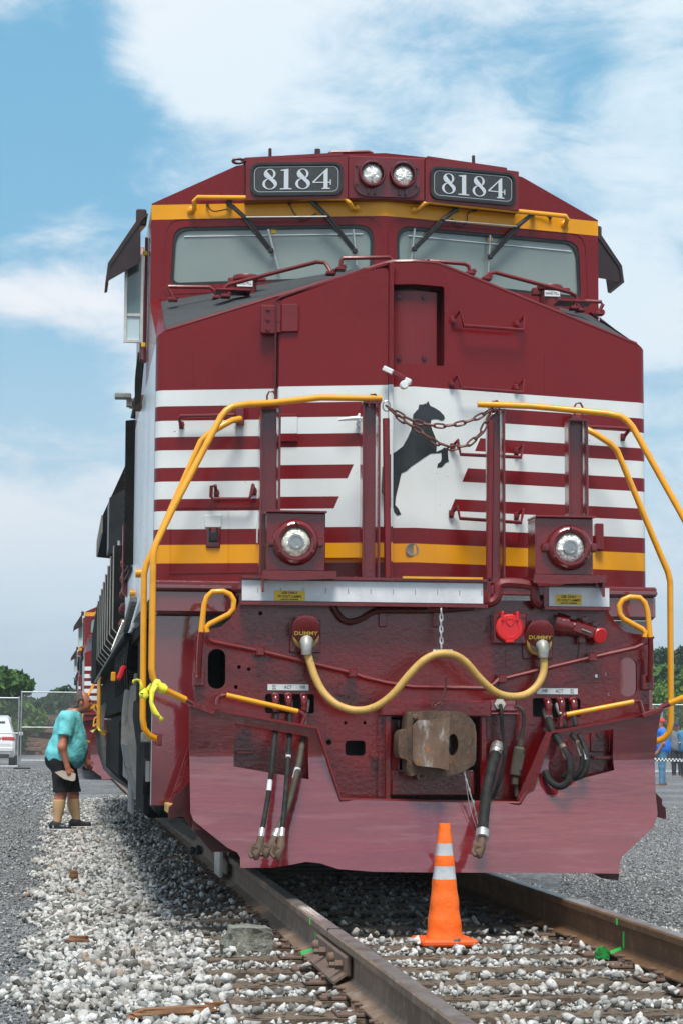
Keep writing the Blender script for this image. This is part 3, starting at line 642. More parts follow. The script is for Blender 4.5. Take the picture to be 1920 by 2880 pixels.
# anticlimber with reflective strips
yA = -.85
b = MB()
b.prism([(-1.04, yA, 1.605), (.315, yA, 1.605), (.315, yA, 1.735), (-1.04, yA, 1.735)], (0, .16, 0))
b.prism([(.655, yA, 1.600), (1.03, yA, 1.600), (1.03, yA, 1.72), (.655, yA, 1.72)], (0, .16, 0))
b.prism([(-1.04, yA-.03, 1.590), (.33, yA-.03, 1.590), (.33, yA-.03, 1.606), (-1.04, yA-.03, 1.606)], (0, .19, 0)); b.prism([(.655, yA-.03, 1.585), (1.03, yA-.03, 1.585), (1.03, yA-.03, 1.601), (.655, yA-.03, 1.601)], (0, .19, 0))
b.prism([(-1.04, yA-.03, 1.734), (.33, yA-.03, 1.734), (.33, yA-.03, 1.75), (-1.04, yA-.03, 1.75)], (0, .19, 0))
ac = part('anticlimber', b, 'maroon_gloss', LO)
b = MB(); b.tube([A(x, y, yA+.02) for x, y in ((1366, 1640), (1368, 1690), (1385, 1690), (1398, 1672), (1400, 1650), (1420, 1640), (1480, 1645), (1500, 1655), (1505, 1690), (1520, 1700))], .030, 8, 3)
b.box((.48, -.72, 1.70), (.36, .16, .03), None, .01); part('cable_bracket', b, 'maroon', ac)
b = MB(); b.box((-.365, yA-.003, 1.670), (1.345, .006, .112)); rs1 = part('reflective_strip', b, 'reflective', ac)
b = MB(); b.box((.857, yA-.003, 1.658), (.345, .006, .105)); rs2 = part('reflective_strip', b, 'reflective', ac)
b = MB()
for k in range(11): b.box((-.95+.125*k, yA-.0065, 1.672), (.004, .001, .03))
part('tick_mark', b, 'truck_grey', rs1)
b = MB(); b.box((.075, yA-.02, 1.752), (.45, .03, .012)); part('yellow_edge', b, 'yellow', ac)
for (c, par, wd) in (((-.775, yA-.008, 1.643), rs1, .17), ((.795, yA-.008, 1.643), rs2, .148)):
    b = MB(); b.box(c, (wd, .003, .056)); st = part('warning_sticker', b, 'sticker', par)
    for t, z, sz in (('USE ONLY', .015, .019), ('75 VOLT LAMPS', -.005, .019), ('PART NO. 160-250302', -.021, .010)): lettering('lettering', t, sz, (c[0], c[1]-.0022, c[2]+z), 'ink', st, sx=1.0, thick=.0004)
b = MB(); b.tube([A(x, y, yA+.03) for x, y in ((1204, 1687), (1204, 1712), (1253, 1712), (1253, 1690))], .008, 6); eye = part('chain_eye', b, 'maroon_gloss', ac)

# ditch-light boxes and lamps
for (x0, x1, cx, cz, s) in ((-.902, -.577, None, None, -1), (.608, .940, None, None, 1)):
    c = A(833, 1524, yA-.05) if s < 0 else A(1603, 1539, yA-.05)
    b = MB(); b.box(((x0+x1)/2, yA+.10, 1.942), (x1-x0, .20, .325), None, .006); b.box(((x0+x1)/2, yA+.08, 2.108), (x1-x0+.01, .23, .012), None, .003); dl = part('ditch_light', b, 'maroon_gloss', LO)
    cc = Vector((c.x, yA, c.z))
    b = MB(); b.lathe(cc, (0, -1, 0), [(-.02, .128), (.03, .128), (.05, .118), (.058, .10), (.054, .086), (.03, .082)], 36)
    for a in (90, 210, 330): b.box(cc+Vector((.108*math.cos(R(a)), -.06, .108*math.sin(R(a)))), (.016, .016, .016), None, .003)
    for dx in (-.135, .135): b.box(cc+Vector((dx, -.02, 0)), (.035, .04, .05), None, .006); b.bolt(cc+Vector((dx, -.04, 0)), (0, -1, 0), .014, .012)
    rg = part('lamp_ring', b, 'maroon_gloss', dl)
    b = MB(); b.lathe(cc, (0, -1, 0), [(.028, .084), (.040, .078), (.050, .055), (.055, .025), (.056, 0)], 30); part('lens', b, 'lens' if s < 0 else 'lens_cool', rg)
    b = MB(); b.lathe(cc+Vector((0, -.012, 0)), (0, -1, 0), [(.04, .044), (.046, .042), (.047, .030), (.044, .028)], 24); part('reflector', b, 'steel', rg)
    b = MB(); xc = (x0+x1)/2
    b.prism([(x0-.03, yA-.10, 1.775), (x1+.05, yA-.10, 1.775), (x1+.05, yA+.18, 1.775), (x0-.03, yA+.18, 1.775)], (0, 0, -.014))
    b.prism([(x0-.03, yA-.10, 1.762), (xc-.06, yA-.102, 1.762), (x1+.05, yA-.10, 1.768), (x1+.05, yA-.10, 1.735), (xc-.06, yA-.102, 1.722), (x0-.03, yA-.10, 1.727)], (0, .014, 0))
    xe = x0-.035 if s < 0 else x1+.03
    b.prism([(xe, yA-.085, 1.762), (xe, yA-.085, 1.655), (xe, yA+.06, 1.762)], (.014, 0, 0)); part('lamp_shelf', b, 'maroon_gloss', dl)
# handrail posts: channel sections
def post(x0, x1, z0, z1, s, deep=.10):
    g = MB(); Y = -.72; web = .012
    g.box(((x0+x1)/2, Y+deep/2, (z0+z1)/2), (abs(x1-x0)-.024, web, z1-z0)); 
    for x in (x0, x1): g.box((x, Y+deep/2-.02, (z0+z1)/2), (web, deep, z1-z0), None, .002)
    g.box(((x0+x1)/2, Y+.03, z1+.006), (abs(x1-x0)+.01, deep+.02, .012)); g.box(((x0+x1)/2, Y+.02, z0+.01), (abs(x1-x0)+.10, .16, .02), None, .004)
    for dx in (-.045, .045): g.bolt(((x0+x1)/2+dx*1.9, Y-.03, z0+.02), (0, 0, 1), .010, .012)
    return part('handrail_post', g, 'maroon_gloss', LO)
post(-.928, -.824, 1.72, 2.70, -1); post(.834, .938, 1.72, 2.675, 1); post(-.352, -.262, 1.73, 2.745, 1); post(.372, .455, 1.73, 2.72, 1)
for q in ([(-.215, -.76, 1.76), (-.225, -.74, 2.66)], [(.36, -.77, 1.76), (.372, -.76, 2.66)]): b = MB(); b.tube(q, .020, 10); part('post_stay', b, 'maroon', LO)

# ---- yellow handrails (left side measured, right side its mirror image)
def mir(ps): return [Vector((-p.x, p.y, p.z)) for p in ps]
outer = [A(764, 1133, -.80), A(690, 1137, -.84), A(654, 1143, -.86), A(636, 1155, -.87), A(622, 1172, -.88), A(487, 1430, -.98), A(441, 1525, -1.03), A(431, 1556, -1.05), A(427, 1600, -1.05), A(427, 1880, -1.05), A(430, 1905, -1.05), A(445, 1931, -1.03), A(522, 1968, -.95)]
for k in range(7, 10): outer[k].x = -1.535
inner = [A(676, 1178, -.20), A(652, 1183, -.25), A(628, 1196, -.27), A(585, 1222, -.27), A(566, 1240, -.27), A(436, 1535, -.27), A(413, 1585, -.27), A(406, 1615, -.27), A(402, 2020, -.27), A(406, 2048, -.27), A(420, 2068, -.26), A(444, 2080, -.24)]
for s in (0, 1):
    q = outer if not s else mir(outer); g = MB()
    top = [Vector((-.25, -.74, 2.775)), Vector((-.60, -.76, 2.768))] if not s else [Vector((.30, -.745, 2.755)), Vector((.60, -.76, 2.750))]
    g.tube(top+q, .0185, 10); hr = part('handrail', g, 'yellow', LO)
    g = MB(); g.tube([q[-1], q[-1]+Vector((.06 if not s else -.06, .0, -.03))], [.018, .012], 8); g.box(q[-1]+Vector((.10 if not s else -.10, .0, -.05)), (.13, .03, .03), Matrix.Rotation(.35 if not s else -.35, 3, 'Y'), .006); part('rail_foot', g, 'maroon_gloss', hr)
    q = inner if not s else mir(inner); g = MB(); g.tube(q, .0185, 10); hr = part('handrail', g, 'yellow', LO)
    g = MB(); g.box(q[-1]+Vector((.01 if not s else -.01, 0, 0)), (.03, .05, .07), None, .005); part('rail_foot', g, 'maroon_gloss', hr); g = MB(); g.box(q[0]+Vector((0, .05, .02)), (.05, .10, .12), None, .005); part('rail_foot', g, 'maroon_gloss', hr)
for x in (-.30, -.875, .40, .885):
    g = MB(); z = 2.772 if x < 0 else 2.752
    g.tube([(x-.022, -.75, z-.05), (x-.024, -.75, z), (x-.012, -.75, z+.024), (x+.012, -.75, z+.024), (x+.024, -.75, z), (x+.022, -.75, z-.05)], .006, 6); part('u_bolt', g, 'maroon', LO)

# ---- safety chains across the nose gap
def chain(name, pts, pitch, r, wire, material, parent, sag=0):
    g = MB(); P = [Vector(p) for p in pts]; seg = []; L_ = 0
    for i in range(len(P)-1): seg.append((L_, P[i], P[i+1])); L_ += (P[i+1]-P[i]).length
    n = max(2, int(L_/pitch))
    def at(d):
        for l0, a, c in seg:
            if d <= l0+(c-a).length+1e-6: return a+(c-a)*((d-l0)/max(1e-6, (c-a).length)), (c-a).normalized()
        return P[-1], (P[-1]-P[-2]).normalized()
    for k in range(n):
        p, t = at((k+.5)*L_/n); u = Vector((0, -1, 0)) if abs(t.y) < .9 else Vector((1, 0, 0)); sd_ = t.cross(u).normalized(); u = sd_.cross(t)
        a = sd_ if k % 2 else u; hl_ = pitch*.62; rr = wire*1.9
        a = (a+ (u if k % 2 else sd_)*.35).normalized()
        g.tube([p+t*(hl_-rr)+a*rr, p+t*hl_, p+t*(hl_-rr)-a*rr, p-t*(hl_-rr)-a*rr, p-t*hl_, p-t*(hl_-rr)+a*rr], wire, 5, 2, closed=True)
    return part(name, g, material, parent)
def sagline(p, q, s, n=14): return [p.lerp(q, k/n)+Vector((0, 0, -4*s*(k/n)*(1-k/n))) for k in range(n+1)]
c0, c1 = A(1086, 1142, -.74), A(1383, 1150, -.74)
chain('safety_chain', sagline(c0, c1, .105), .055, .01, .0062, 'chain_mar', LO); chain('safety_chain', [c0+(c1-c0)*t+Vector((0, -.02, -d)) for t, d in ((.02, .02), (.15, .085), (.28, .13), (.45, .20), (.62, .232), (.76, .215), (.88, .15), (.98, .03))], .055, .01, .0062, 'chain_mar', LO)
for c in (c0+Vector((.0, 0, .0)), c1+Vector((0, 0, .0))): g = MB(); g.tube([c+Vector((.022*math.cos(a), 0, .03*math.sin(a))) for a in [2*math.pi*k/14 for k in range(14)]], .004, 6, closed=True); part('chain_ring', g, 'steel', LO)

# ---- pilot end plate
yE = -.75
left = [(-1.285, .36), (-1.285, 1.44), (-1.27, 1.455), (-1.20, 1.460), (-1.145, 1.472), (-1.095, 1.515), (-1.055, 1.575), (-1.035, 1.64)]
EO = left+[(-x, z) for x, z in left[::-1]]
def slot(x0, x1, z0, z1): return rrect(x0, z0, x1, z1, (x1-x0)*.48, 6)
pk0 = P2(1092, 2005, yE); pk1 = P2(1338, 2240, yE)
hol = [slot(-1.213, -1.115, 1.130, 1.350), slot(1.115, 1.213, 1.105, 1.325), rrect(P2(970, 2125, yE)[0], P2(970, 2125, yE)[1], P2(1027, 2083, yE)[0], P2(1027, 2083, yE)[1], .02, 3),
       rrect(*P2(746, 2006, yE), *P2(884, 1952, yE), .015, 3), rrect(*P2(1497, 2016, yE), *P2(1631, 1964, yE), .015, 3), [pk0[:1]+(.42,), (pk1[0], .42), (pk1[0], pk0[1]), (pk0[0], pk0[1])],
       slot(*[P2(917, 2095, yE)[0], P2(933, 2095, yE)[0], P2(917, 2095, yE)[1], P2(917, 2080, yE)[1]])]
for x, y, r in ((733, 1725, .012), (673, 1876, .011), (700, 1882, .011), (664, 1932, .011), (1677, 1901, .011), (1704, 1896, .011), (1711, 1952, .010), (971, 2033, .010), (1025, 2033, .010)):
    p = P2(x, y, yE); hol.append(circ(p[0], p[1], r, 10))
ep = sheet_part('pilot_plate', 'maroon_gloss', LO, EO, hol, (), (), lambda x, z: yE, .022)
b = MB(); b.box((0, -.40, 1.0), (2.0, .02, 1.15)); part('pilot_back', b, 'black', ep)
for x, y in ((706, 1767), (770, 1768)): b = MB(); b.bolt(A(x, y, yE), (0, -1, 0), .016, .014); part('bolt', b, 'maroon_gloss', ep)
def bracket(name, pts, Y, d, material='maroon_gloss', parent=None, bolts=(), br=.013):
    g = MB(); g.prism([A(x, y, Y) for x, y in pts], (0, -d, 0))
    for x, y in bolts: g.bolt(A(x, y, Y-d), (0, -1, 0), br, .014)
    return part(name, g, material, parent or ep)
bracket('rod_bracket', [(716, 1772), (772, 1782), (768, 1850), (708, 1840)], yE-.001, .016, bolts=((728, 1785), (757, 1792)), br=.018)
bracket('rod_bracket', [(958, 1905), (998, 1912), (996, 1962), (945, 1955)], yE-.001, .016, bolts=((960, 1946), (988, 1952)), br=.017)
bracket('rod_bracket', [(1403, 1905), (1428, 1895), (1440, 1950), (1398, 1958)], yE-.001, .016)
bracket('rod_bracket', [(1628, 1810), (1664, 1830), (1672, 1858), (1622, 1852)], yE-.001, .016)
# uncoupling lever: rod across the pilot and a yellow D handle each end
rod = [A(584, 1786, yE-.10), A(586, 1796, yE-.10), A(600, 1805, yE-.10), A(735, 1832, yE-.07), A(990, 1893, yE-.07), A(1022, 1905, yE-.07), A(1085, 1920, yE-.08), A(1160, 1932, yE-.08), A(1372, 1936, yE-.08), A(1402, 1912, yE-.07), A(1650, 1852, yE-.07), A(1785, 1822, yE-.10), A(1816, 1808, yE-.10), A(1835, 1790, yE-.10)]
g = MB(); g.tube(rod, .0125, 8); lv = part('uncoupling_lever', g, 'maroon', LO)
for x, y in ((732, 1832), (990, 1893), (1410, 1909), (1662, 1848)): g = MB(); g.box(A(x, y, yE-.06), (.045, .07, .05), None, .006); part('rod_guide', g, 'maroon_gloss', lv)
dl_ = [A(x, y, yE-.12) for x, y in ((566, 1778), (575, 1700), (583, 1678), (598, 1664), (628, 1663), (648, 1672), (658, 1688), (657, 1712), (645, 1727), (590, 1755), (581, 1764), (583, 1778))]
g = MB(); g.tube(dl_, .0155, 10); part('lever_handle', g, 'yellow', lv)
g = MB(); g.tube(mir(dl_), .0155, 10); part('lever_handle', g, 'yellow', lv)
for s in (0, 1):
    q = [A(566, 1776, yE-.12), A(563, 1810, yE-.11), A(558, 1906, yE-.07)]; g = MB(); g.tube(mir(q) if s else q, .016, 8); c = A(559, 1908, yE-.03); c = Vector((-c.x, c.y, c.z)) if s else c; g.box(c, (.065, .05, .085), None, .005); part('lever_stop', g, 'maroon_gloss', lv)

# ---- snow plow
def plowY(x, z):
    y = -1.0+.15*abs(x); d = .76-z
    y += (-.30*min(-d, .4) if d < 0 else -(.22*d+.10*d*d)) ; return y
def PL(x, y):
    Y = -.9
    for _ in range(30):
        p = A(x, y, Y); Y = plowY(p.x, p.z)
    return (p.x, p.z)
po = [PL(x, y) for x, y in ((533, 1984), (892, 2047), (957, 2249), (1459, 2259), (1500, 2190), (1548, 2060), (1858, 2003), (1847, 2060), (1840, 2150), (1843, 2240), (1848, 2290), (1838, 2325), (1752, 2405), (1742, 2420), (1740, 2457), (1500, 2455), (1250, 2454), (1050, 2452), (950, 2444), (900, 2428), (860, 2424), (820, 2432), (770, 2440), (678, 2441), (676, 2412), (668, 2398), (640, 2384), (545, 2308), (536, 2285), (534, 2140))]
lh = [PL(x, y) for x, y in ((661, 2034), (868, 2072), (869, 2192), (658, 2156))]
rh = [PL(x, y) for x, y in ((1600, 2072), (1724, 2050), (1726, 2166), (1548, 2212), (1540, 2150))]
sheet_part('snow_plow', 'plow_paint', LO, po, [lh, rh], [-1.1, -.9, -.7, -.5, -.3, -.1, 0, .1, .3, .5, .7, .9, 1.1], [.2, .3, .4, .5, .6, .68, .72, .76, .80, .88, .96], plowY, .014, True)
pw = [o for o in LO.children if o.name.startswith('snow_plow')][0]
g = MB(); q = [Vector((p[0], plowY(*p), p[1])) for p in po[:7]]
for a, c in ((0, 1), (5, 6)): g.prism([q[a]+Vector((0, -.012, .006)), q[c]+Vector((0, -.012, .006)), q[c]+Vector((0, .10, .006)), q[a]+Vector((0, .10, .006))], (0, 0, -.012))
g.tube(q[1:4], .011, 8); g.tube([q[3], q[4], q[5]], .011, 8); part('plow_flange', g, 'maroon', pw)
g = MB(); g.prism([(p[0], plowY(*p)-.006, p[1]) for p in (PL(1452, 2250), PL(1500, 2222), PL(1552, 2062), PL(1536, 2056))], (0, .02, 0)); g.prism([(p[0], plowY(*p)+.02, p[1]) for p in (PL(1516, 2195), PL(1538, 2135), PL(1545, 2200), PL(1535, 2230), PL(1520, 2228))], (0, .02, 0)); part('plow_strut', g, 'maroon_gloss', pw)
# gussets behind the wings and worn lower brackets
for s in (0, 1):
    g = MB(); m_ = (lambda p: Vector((-p.x, p.y, p.z))) if s else (lambda p: p)
    g.prism([m_(A(x, y, -.62)) for x, y in ((474, 2286), (476, 2270), (486, 2262), (486, 2246), (536, 2196), (560, 2290), (625, 2372), (660, 2396), (596, 2396), (572, 2368), (540, 2330), (520, 2300), (508, 2296), (474, 2304))], (0, .02, 0))
    g.bolt(m_(A(503, 2269, -.62)), (0, -1, 0), .018, .016)
    gp_ = part('plow_bracket', g, 'maroon_dark', pw)
    g = MB(); g.prism([m_(A(x, y, -.45)) for x, y in ((535, 2088), (476, 2262), (486, 2272), (535, 2150))], (0, .03, 0)); part('plow_stay', g, 'maroon_gloss', pw)
g = MB(); g.box(Vector((-1.36, -.45, .47)), (.12, .3, .05), None, .004); part('wood_block', g, 'cable_yellow', pw)
g = MB(); g.box(Vector((-.845, 3.3, .02)), (.02, .55, .34)); part('rail_guard', g, 'alu', LO)
b = MB(); b.prism([A(x, y, -.42) for x, y in ((1670, 2456), (1740, 2458), (1738, 2476), (1700, 2472))], (0, .1, 0)); part('lower_lug', b, 'rust', pw)
bracket('plow_bolt_plate', [(672, 2030), (708, 2036), (708, 2085), (672, 2080)], yE-.002, .014, parent=pw, bolts=((693, 2052),), br=.020)
b = MB(); b.box(A(690, 2116, yE-.03), (.10, .05, .02), None, .004); part('shelf', b, 'maroon_gloss', ep); b = MB(); b.box(A(1690, 2130, yE-.03), (.11, .05, .02), None, .004); b.box(A(1685, 2075, yE-.008), (.11, .014, .16), None, .004); b.bolt(A(1685, 2067, yE-.015), (0, -1, 0), .02, .02); part('shelf', b, 'maroon_gloss', ep)

# ---- coupler and its pocket
cp = MB(); x0, x1 = pk0[0], pk1[0]
for (c, d) in (((x0-.02, -.80, .74), (.04, .14, .62)), ((x1+.02, -.80, .74), (.04, .14, .62)), (((x0+x1)/2, -.81, pk0[1]+.025), (x1-x0+.12, .16, .09)), (((x0+x1)/2-.02, -.83, .62), (x1-x0-.03, .1, .14)), ((x0+.02, -.76, .80), (.07, .06, .34))): cp.box(c, d, None, .008)
part('coupler_pocket', cp, 'maroon_gloss', LO)
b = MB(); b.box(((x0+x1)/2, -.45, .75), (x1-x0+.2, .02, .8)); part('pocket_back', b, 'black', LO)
def K(x, y, Y): p = A(1080+.1913*x, 1960+.1913*y, Y); return (p.x, p.z)
yC = -1.13
HO = [K(*p, yC) for p in ((345, 330), (370, 235), (400, 215), (520, 215), (640, 198), (980, 205), (1150, 222), (1290, 320), (1355, 410), (1378, 560), (1368, 930), (1340, 1000), (1200, 1080), (1000, 1150), (720, 1195), (640, 1232), (540, 1225), (500, 1140), (405, 1165), (372, 1165), (345, 1050), (350, 930), (240, 890), (215, 800), (220, 560), (252, 500), (332, 470))]
throat = circ(*K(1000, 705, yC), .015, 14); kc = K(1010, 705, yC); throat = [(kc[0]+.030*math.cos(2*math.pi*k/16), kc[1]+.060*math.sin(2*math.pi*k/16)) for k in range(16)]
def headY(x, z):
    xr = (x-K(955, 700, yC)[0])/(K(1370, 700, yC)[0]-K(955, 700, yC)[0])
    return yC+(.045*max(0, xr)**2 if xr > 0 else 0.)+(.03 if x < K(400, 700, yC)[0] else 0)
hd = sheet_part('coupler', 'rust', LO, HO, [throat], [K(x, 0, yC)[0] for x in (410, 700, 960, 1060, 1150, 1230, 1300)], [.75, .85, .92], headY, .17, True)
kn = [K(*p, yC-.06) for p in ((500, 345), (780, 330), (780, 312), (955, 320), (940, 1080), (820, 1050), (470, 1010), (425, 930), (432, 430))]
sheet_part('knuckle', 'knuckle', hd, rpoly(kn, .008, 3), (), [K(x, 0, yC-.06)[0] for x in (520, 600, 700, 780, 850, 900)], (), lambda x, z: yC-.075+.9*max(0, K(560, 0, yC-.06)[0]-x)+.35*max(0, x-K(860, 0, yC-.06)[0]), .12, True)
b = MB(); b.prism([(K(x, y, yC-.002)[0], yC-.002, K(x, y, yC-.002)[1]) for x, y in ((425, 350), (500, 335), (500, 345), (438, 430), (432, 930), (470, 1010), (430, 985), (405, 900), (408, 430))], (0, -.003, 0)); part('knuckle_gap', b, 'black_matte', hd)
b = MB(); b.box((.03, -.72, .83), (.17, .62, .20), None, .02); b.lathe((K(450, 290, yC)[0], yC+.0, K(450, 290, yC)[1]), (0, -1, 0), [(0, .014), (.012, .014), (.016, .010), (.016, 0)], 12); part('shank', b, 'rust', hd)
b = MB(); c = Vector((K(545, 1170, yC)[0], yC-.01, K(545, 1170, yC)[1])); b.tube([c+Vector((.02*math.cos(a), 0, .018*math.sin(a))) for a in [2*math.pi*k/12 for k in range(12)]], .008, 6, closed=True); part('lock_lifter', b, 'rust', hd)
b = MB(); b.tube([A(x, y, -1.0) for x, y in ((1252, 1908), (1253, 1925), (1247, 1950), (1236, 1975), (1222, 1985))], .007, 6, 4); b.tube([A(x, y, -1.05) for x, y in ((1215, 1982), (1220, 1975), (1228, 1980), (1222, 1992), (1214, 1988))], .006, 6, closed=True); b.tube([A(x, y, -1.05) for x, y in ((1240, 1972), (1247, 1978), (1244, 1990), (1238, 1984))], .005, 6, closed=True); part('lift_chain', b, 'chain_mar', LO)
b = MB(); b.tube([A(x, y, -1.1) for x, y in ((1303, 2170), (1312, 2200), (1322, 2235), (1335, 2280), (1345, 2330), (1348, 2345))], .0035, 6, 4); b.tube([A(x, y, -1.1) for x, y in ((1307, 2168), (1313, 2230), (1326, 2290), (1345, 2345))], .0018, 5, 3)
for x, y in ((1309, 2190), (1317, 2216), (1328, 2250), (1336, 2284)): b.tube([A(x, y, -1.1), A(x+2, y+9, -1.1)], .0065, 6)
part('safety_wire', b, 'zinc', LO)

# ---- multiple-unit jumper cable with its two dummy sockets
cab_p = [(862, 1826), (872, 1862), (888, 1908), (912, 1950), (950, 1983), (1000, 1998), (1050, 1990), (1100, 1957), (1150, 1898), (1190, 1858), (1228, 1840), (1268, 1840), (1306, 1860), (1348, 1908), (1390, 1945), (1432, 1959), (1478, 1953), (1512, 1925), (1528, 1885), (1526, 1832)]
depth = [-.98+.10*math.cos(2*math.pi*k/(len(cab_p)-1)) for k in range(len(cab_p))]
g = MB(); g.tube([A(x, y, Y) for (x, y), Y in zip(cab_p, depth)], .0215, 12, 4); jc = part('jumper_cable', g, 'cable_yellow', LO)
g = MB(); a0, a1 = A(1216, 1839, -.985), A(1270, 1839, -.985); g.tube([a0, a1], .026, 14); part('clamp', g, 'zinc', jc)
chain('hanger_chain', [A(1240, 1712, -.90), A(1239, 1760, -.93), A(1240, 1826, -.985)], .034, .01, .0042, 'zinc', jc)
for (cx, cy, px, py, s) in ((860, 1768, 858, 1790, 0), (1516, 1780, 1510, 1808, 1)):
    Y = yE-.005; g = MB(); c = A(px, py, Y)
    g.box(c+Vector((0, -.006, 0)), (.172, .012, .186), None, .006)
    for dx in (-.068, .068):
        for dz in (-.075, .075): g.bolt(c+Vector((dx, -.012, dz)), (0, -1, 0), .010, .010)
    so_ = part('dummy_socket', g, 'maroon_gloss', LO)
    g = MB(); g.lathe(c, (0, -1, 0), [(0, .074), (.05, .072), (.055, .066), (.055, .058)], 26); part('socket_ring', g, 'cable_yellow', so_)
    g = MB(); e = A(862 if not s else 1526, 1826 if not s else 1834, -.885); g.lathe(c+Vector((0, -.05, 0)), (0, -1, 0), [(0, .058), (.03, .056), (.045, .04), (.05, 0)], 24); g.tube([c+Vector((0, -.06, -.01)), e+Vector((0, .0, .03)), e+Vector((0, -.005, -.03))], [.045, .034, .028], 14, 3); part('plug', g, 'hub', so_)
    g = MB(); cc = A(cx, cy, Y-.12); ax = Vector((0, -1, -.35)).normalized(); g.lathe(cc, ax, [(0, .078), (.012, .08), (.018, .072), (.019, 0)], 28)
    for dx in (-.04, .04): g.box(cc+Vector((dx, .03, .058)), (.018, .10, .03), None, .004)
    cpz = part('socket_cap', g, 'maroon_gloss', so_)
    up_ = Vector((0, -.35, 1)).normalized(); lettering('lettering', 'DUMMY', .030, cc+ax*.0195+up_*-.022, 'gold', cpz, up=up_, sx=1.2, thick=.0004)
# red-capped receptacle and red-handled valve
g = MB(); c = A(1424, 1770, yE); g.box(c+Vector((0, -.05, 0)), (.185, .10, .175), None, .008)
for dx in (-.075, .075):
    for dz in (-.07, .07): g.bolt(c+Vector((dx, -.10, dz)), (0, -1, 0), .008, .008)
rb = part('receptacle', g, 'maroon_gloss', LO)
g = MB(); c = A(1430, 1767, yE-.12); g.lathe(c, (0, -1, 0), [(0, .078), (.018, .078), (.026, .070), (.027, .05), (.024, .048), (.024, 0)], 32)
for dx in (-.042, .042): g.box(c+Vector((dx, -.01, .066)), (.016, .05, .055), None, .004)
g.box(c+Vector((0, -.012, -.074)), (.05, .03, .016), None, .004); g.tube([c+Vector((dx, -.026, dz)) for dx, dz in ((-.02, .07), (-.02, .03), (0, .012), (.02, .03), (.02, .07))], .004, 6); part('receptacle_cap', g, 'red', rb, 'round red receptacle cap')
g = MB(); c0_ = A(1560, 1752, yE-.05); c1_ = A(1662, 1778, yE-.08); ax = (c1_-c0_).normalized(); g.tube([c0_, c0_+(c1_-c0_)*.35, c0_+(c1_-c0_)*.36, c1_], [.062, .06, .045, .04], 14); g.bar(A(1612, 1762, yE-.10), A(1668, 1782, yE-.11), .07, .06, .006); g.box(A(1640, 1742, yE-.07), (.03, .05, .03), None, .004); g.box(A(1632, 1800, yE-.05), (.04, .05, .04), None, .004); g.box(A(1668, 1756, yE-.05), (.03, .05, .03), None, .004); vb = part('valve', g, 'maroon_gloss', LO)
g = MB(); c = A(1683, 1787, yE-.10); g.lathe(c, (.35, -.9, -.25), [(0, .044), (.012, .046), (.02, .040), (.021, 0)], 24); part('valve_cap', g, 'red', vb); g = MB(); g.bar(A(1634, 1770, yE-.145), A(1660, 1780, yE-.145), .022, .008, .002); part('valve_label', g, 'truck_grey', vb)
# upper hose loop and clips under the anticlimber
g = MB(); g.tube([A(x, y, yE-.035) for x, y in ((935, 1698), (948, 1722), (965, 1742), (990, 1748), (1020, 1738), (1050, 1720), (1085, 1716), (1180, 1716), (1250, 1714), (1330, 1708))], .017, 8, 4); part('trainline_hose', g, 'maroon_dark', LO)
for x in (1075, 1227): g = MB(); g.box(A(x, 1742, yE-.012), (.045, .025, .085), None, .004); part('hose_clip', g, 'maroon_gloss', ep)
bracket('strap', [(1421, 1828), (1438, 1828), (1438, 1878), (1421, 1878)], yE-.001, .01)

# ---- air hoses
def gladhand(p, d, parent):
    g = MB(); d = Vector(d).normalized(); g.tube([p, p+d*.05, p+d*.10+Vector((-.012, -.01, 0)), p+d*.135], [.019, .024, .026, .012], 10, 3); g.box(p+d*.075+Vector((-.028, -.02, 0)), (.035, .03, .05), Matrix.Rotation(.4, 3, 'Y'), .006); g.tube([p+d*.05+Vector((-.03, -.015, .01)), p+d*.09+Vector((-.048, -.02, 0)), p+d*.12+Vector((-.03, -.02, 0))], .010, 8, 3); return part('gladhand', g, 'rust', parent)
def hose(pts, r, Y, marks=(), ends=True, material='rubber', glad=None):
    q = [A(x, y, Yk) for (x, y), Yk in zip(pts, Y)]; g = MB(); g.tube(q, r, 12, 5); h = part('air_hose', g, material, LO)
    for k, m_, ln in marks:
        a = q[k].lerp(q[k+1], m_); d = (q[k+1]-q[k]).normalized(); g = MB(); g.tube([a-d*ln/2, a+d*ln/2], r*1.06, 12); part('hose_band', g, 'reflective' if ln < .085 else 'knuckle', h)
    if ends:
        d = (q[1]-q[0]).normalized(); g = MB(); g.tube([q[0]-d*.075, q[0]-d*.03, q[0]-d*.028, q[0]], [r*1.25, r*1.35, r*1.2, r*1.15], 10); part('collar', g, 'zinc', h)
    if glad:
        d = (q[-1]-q[-2]).normalized(); g = MB(); g.tube([q[-1]-d*.03, q[-1]+d*.02], r*1.25, 12); part('ferrule', g, 'zinc', h); gladhand(q[-1]+d*.02, d, h)
    return h
hose([(777, 2002), (775, 2050), (768, 2125), (756, 2230), (736, 2345)], .0135, [-.80, -.86, -1.02, -1.08, -1.20], ((2, .8, .06),), glad=1)
hose([(815, 2002), (815, 2060), (811, 2130), (804, 2230), (793, 2345)], .0135, [-.80, -.86, -1.02, -1.09, -1.21], ((1, .9, .055),), glad=1)
hose([(858, 2004), (853, 2070), (838, 2160), (812, 2262), (776, 2348)], .017, [-.80, -.86, -1.0, -1.06, -1.18], ((2, .15, .06),), glad=1, material='rubber_brown')
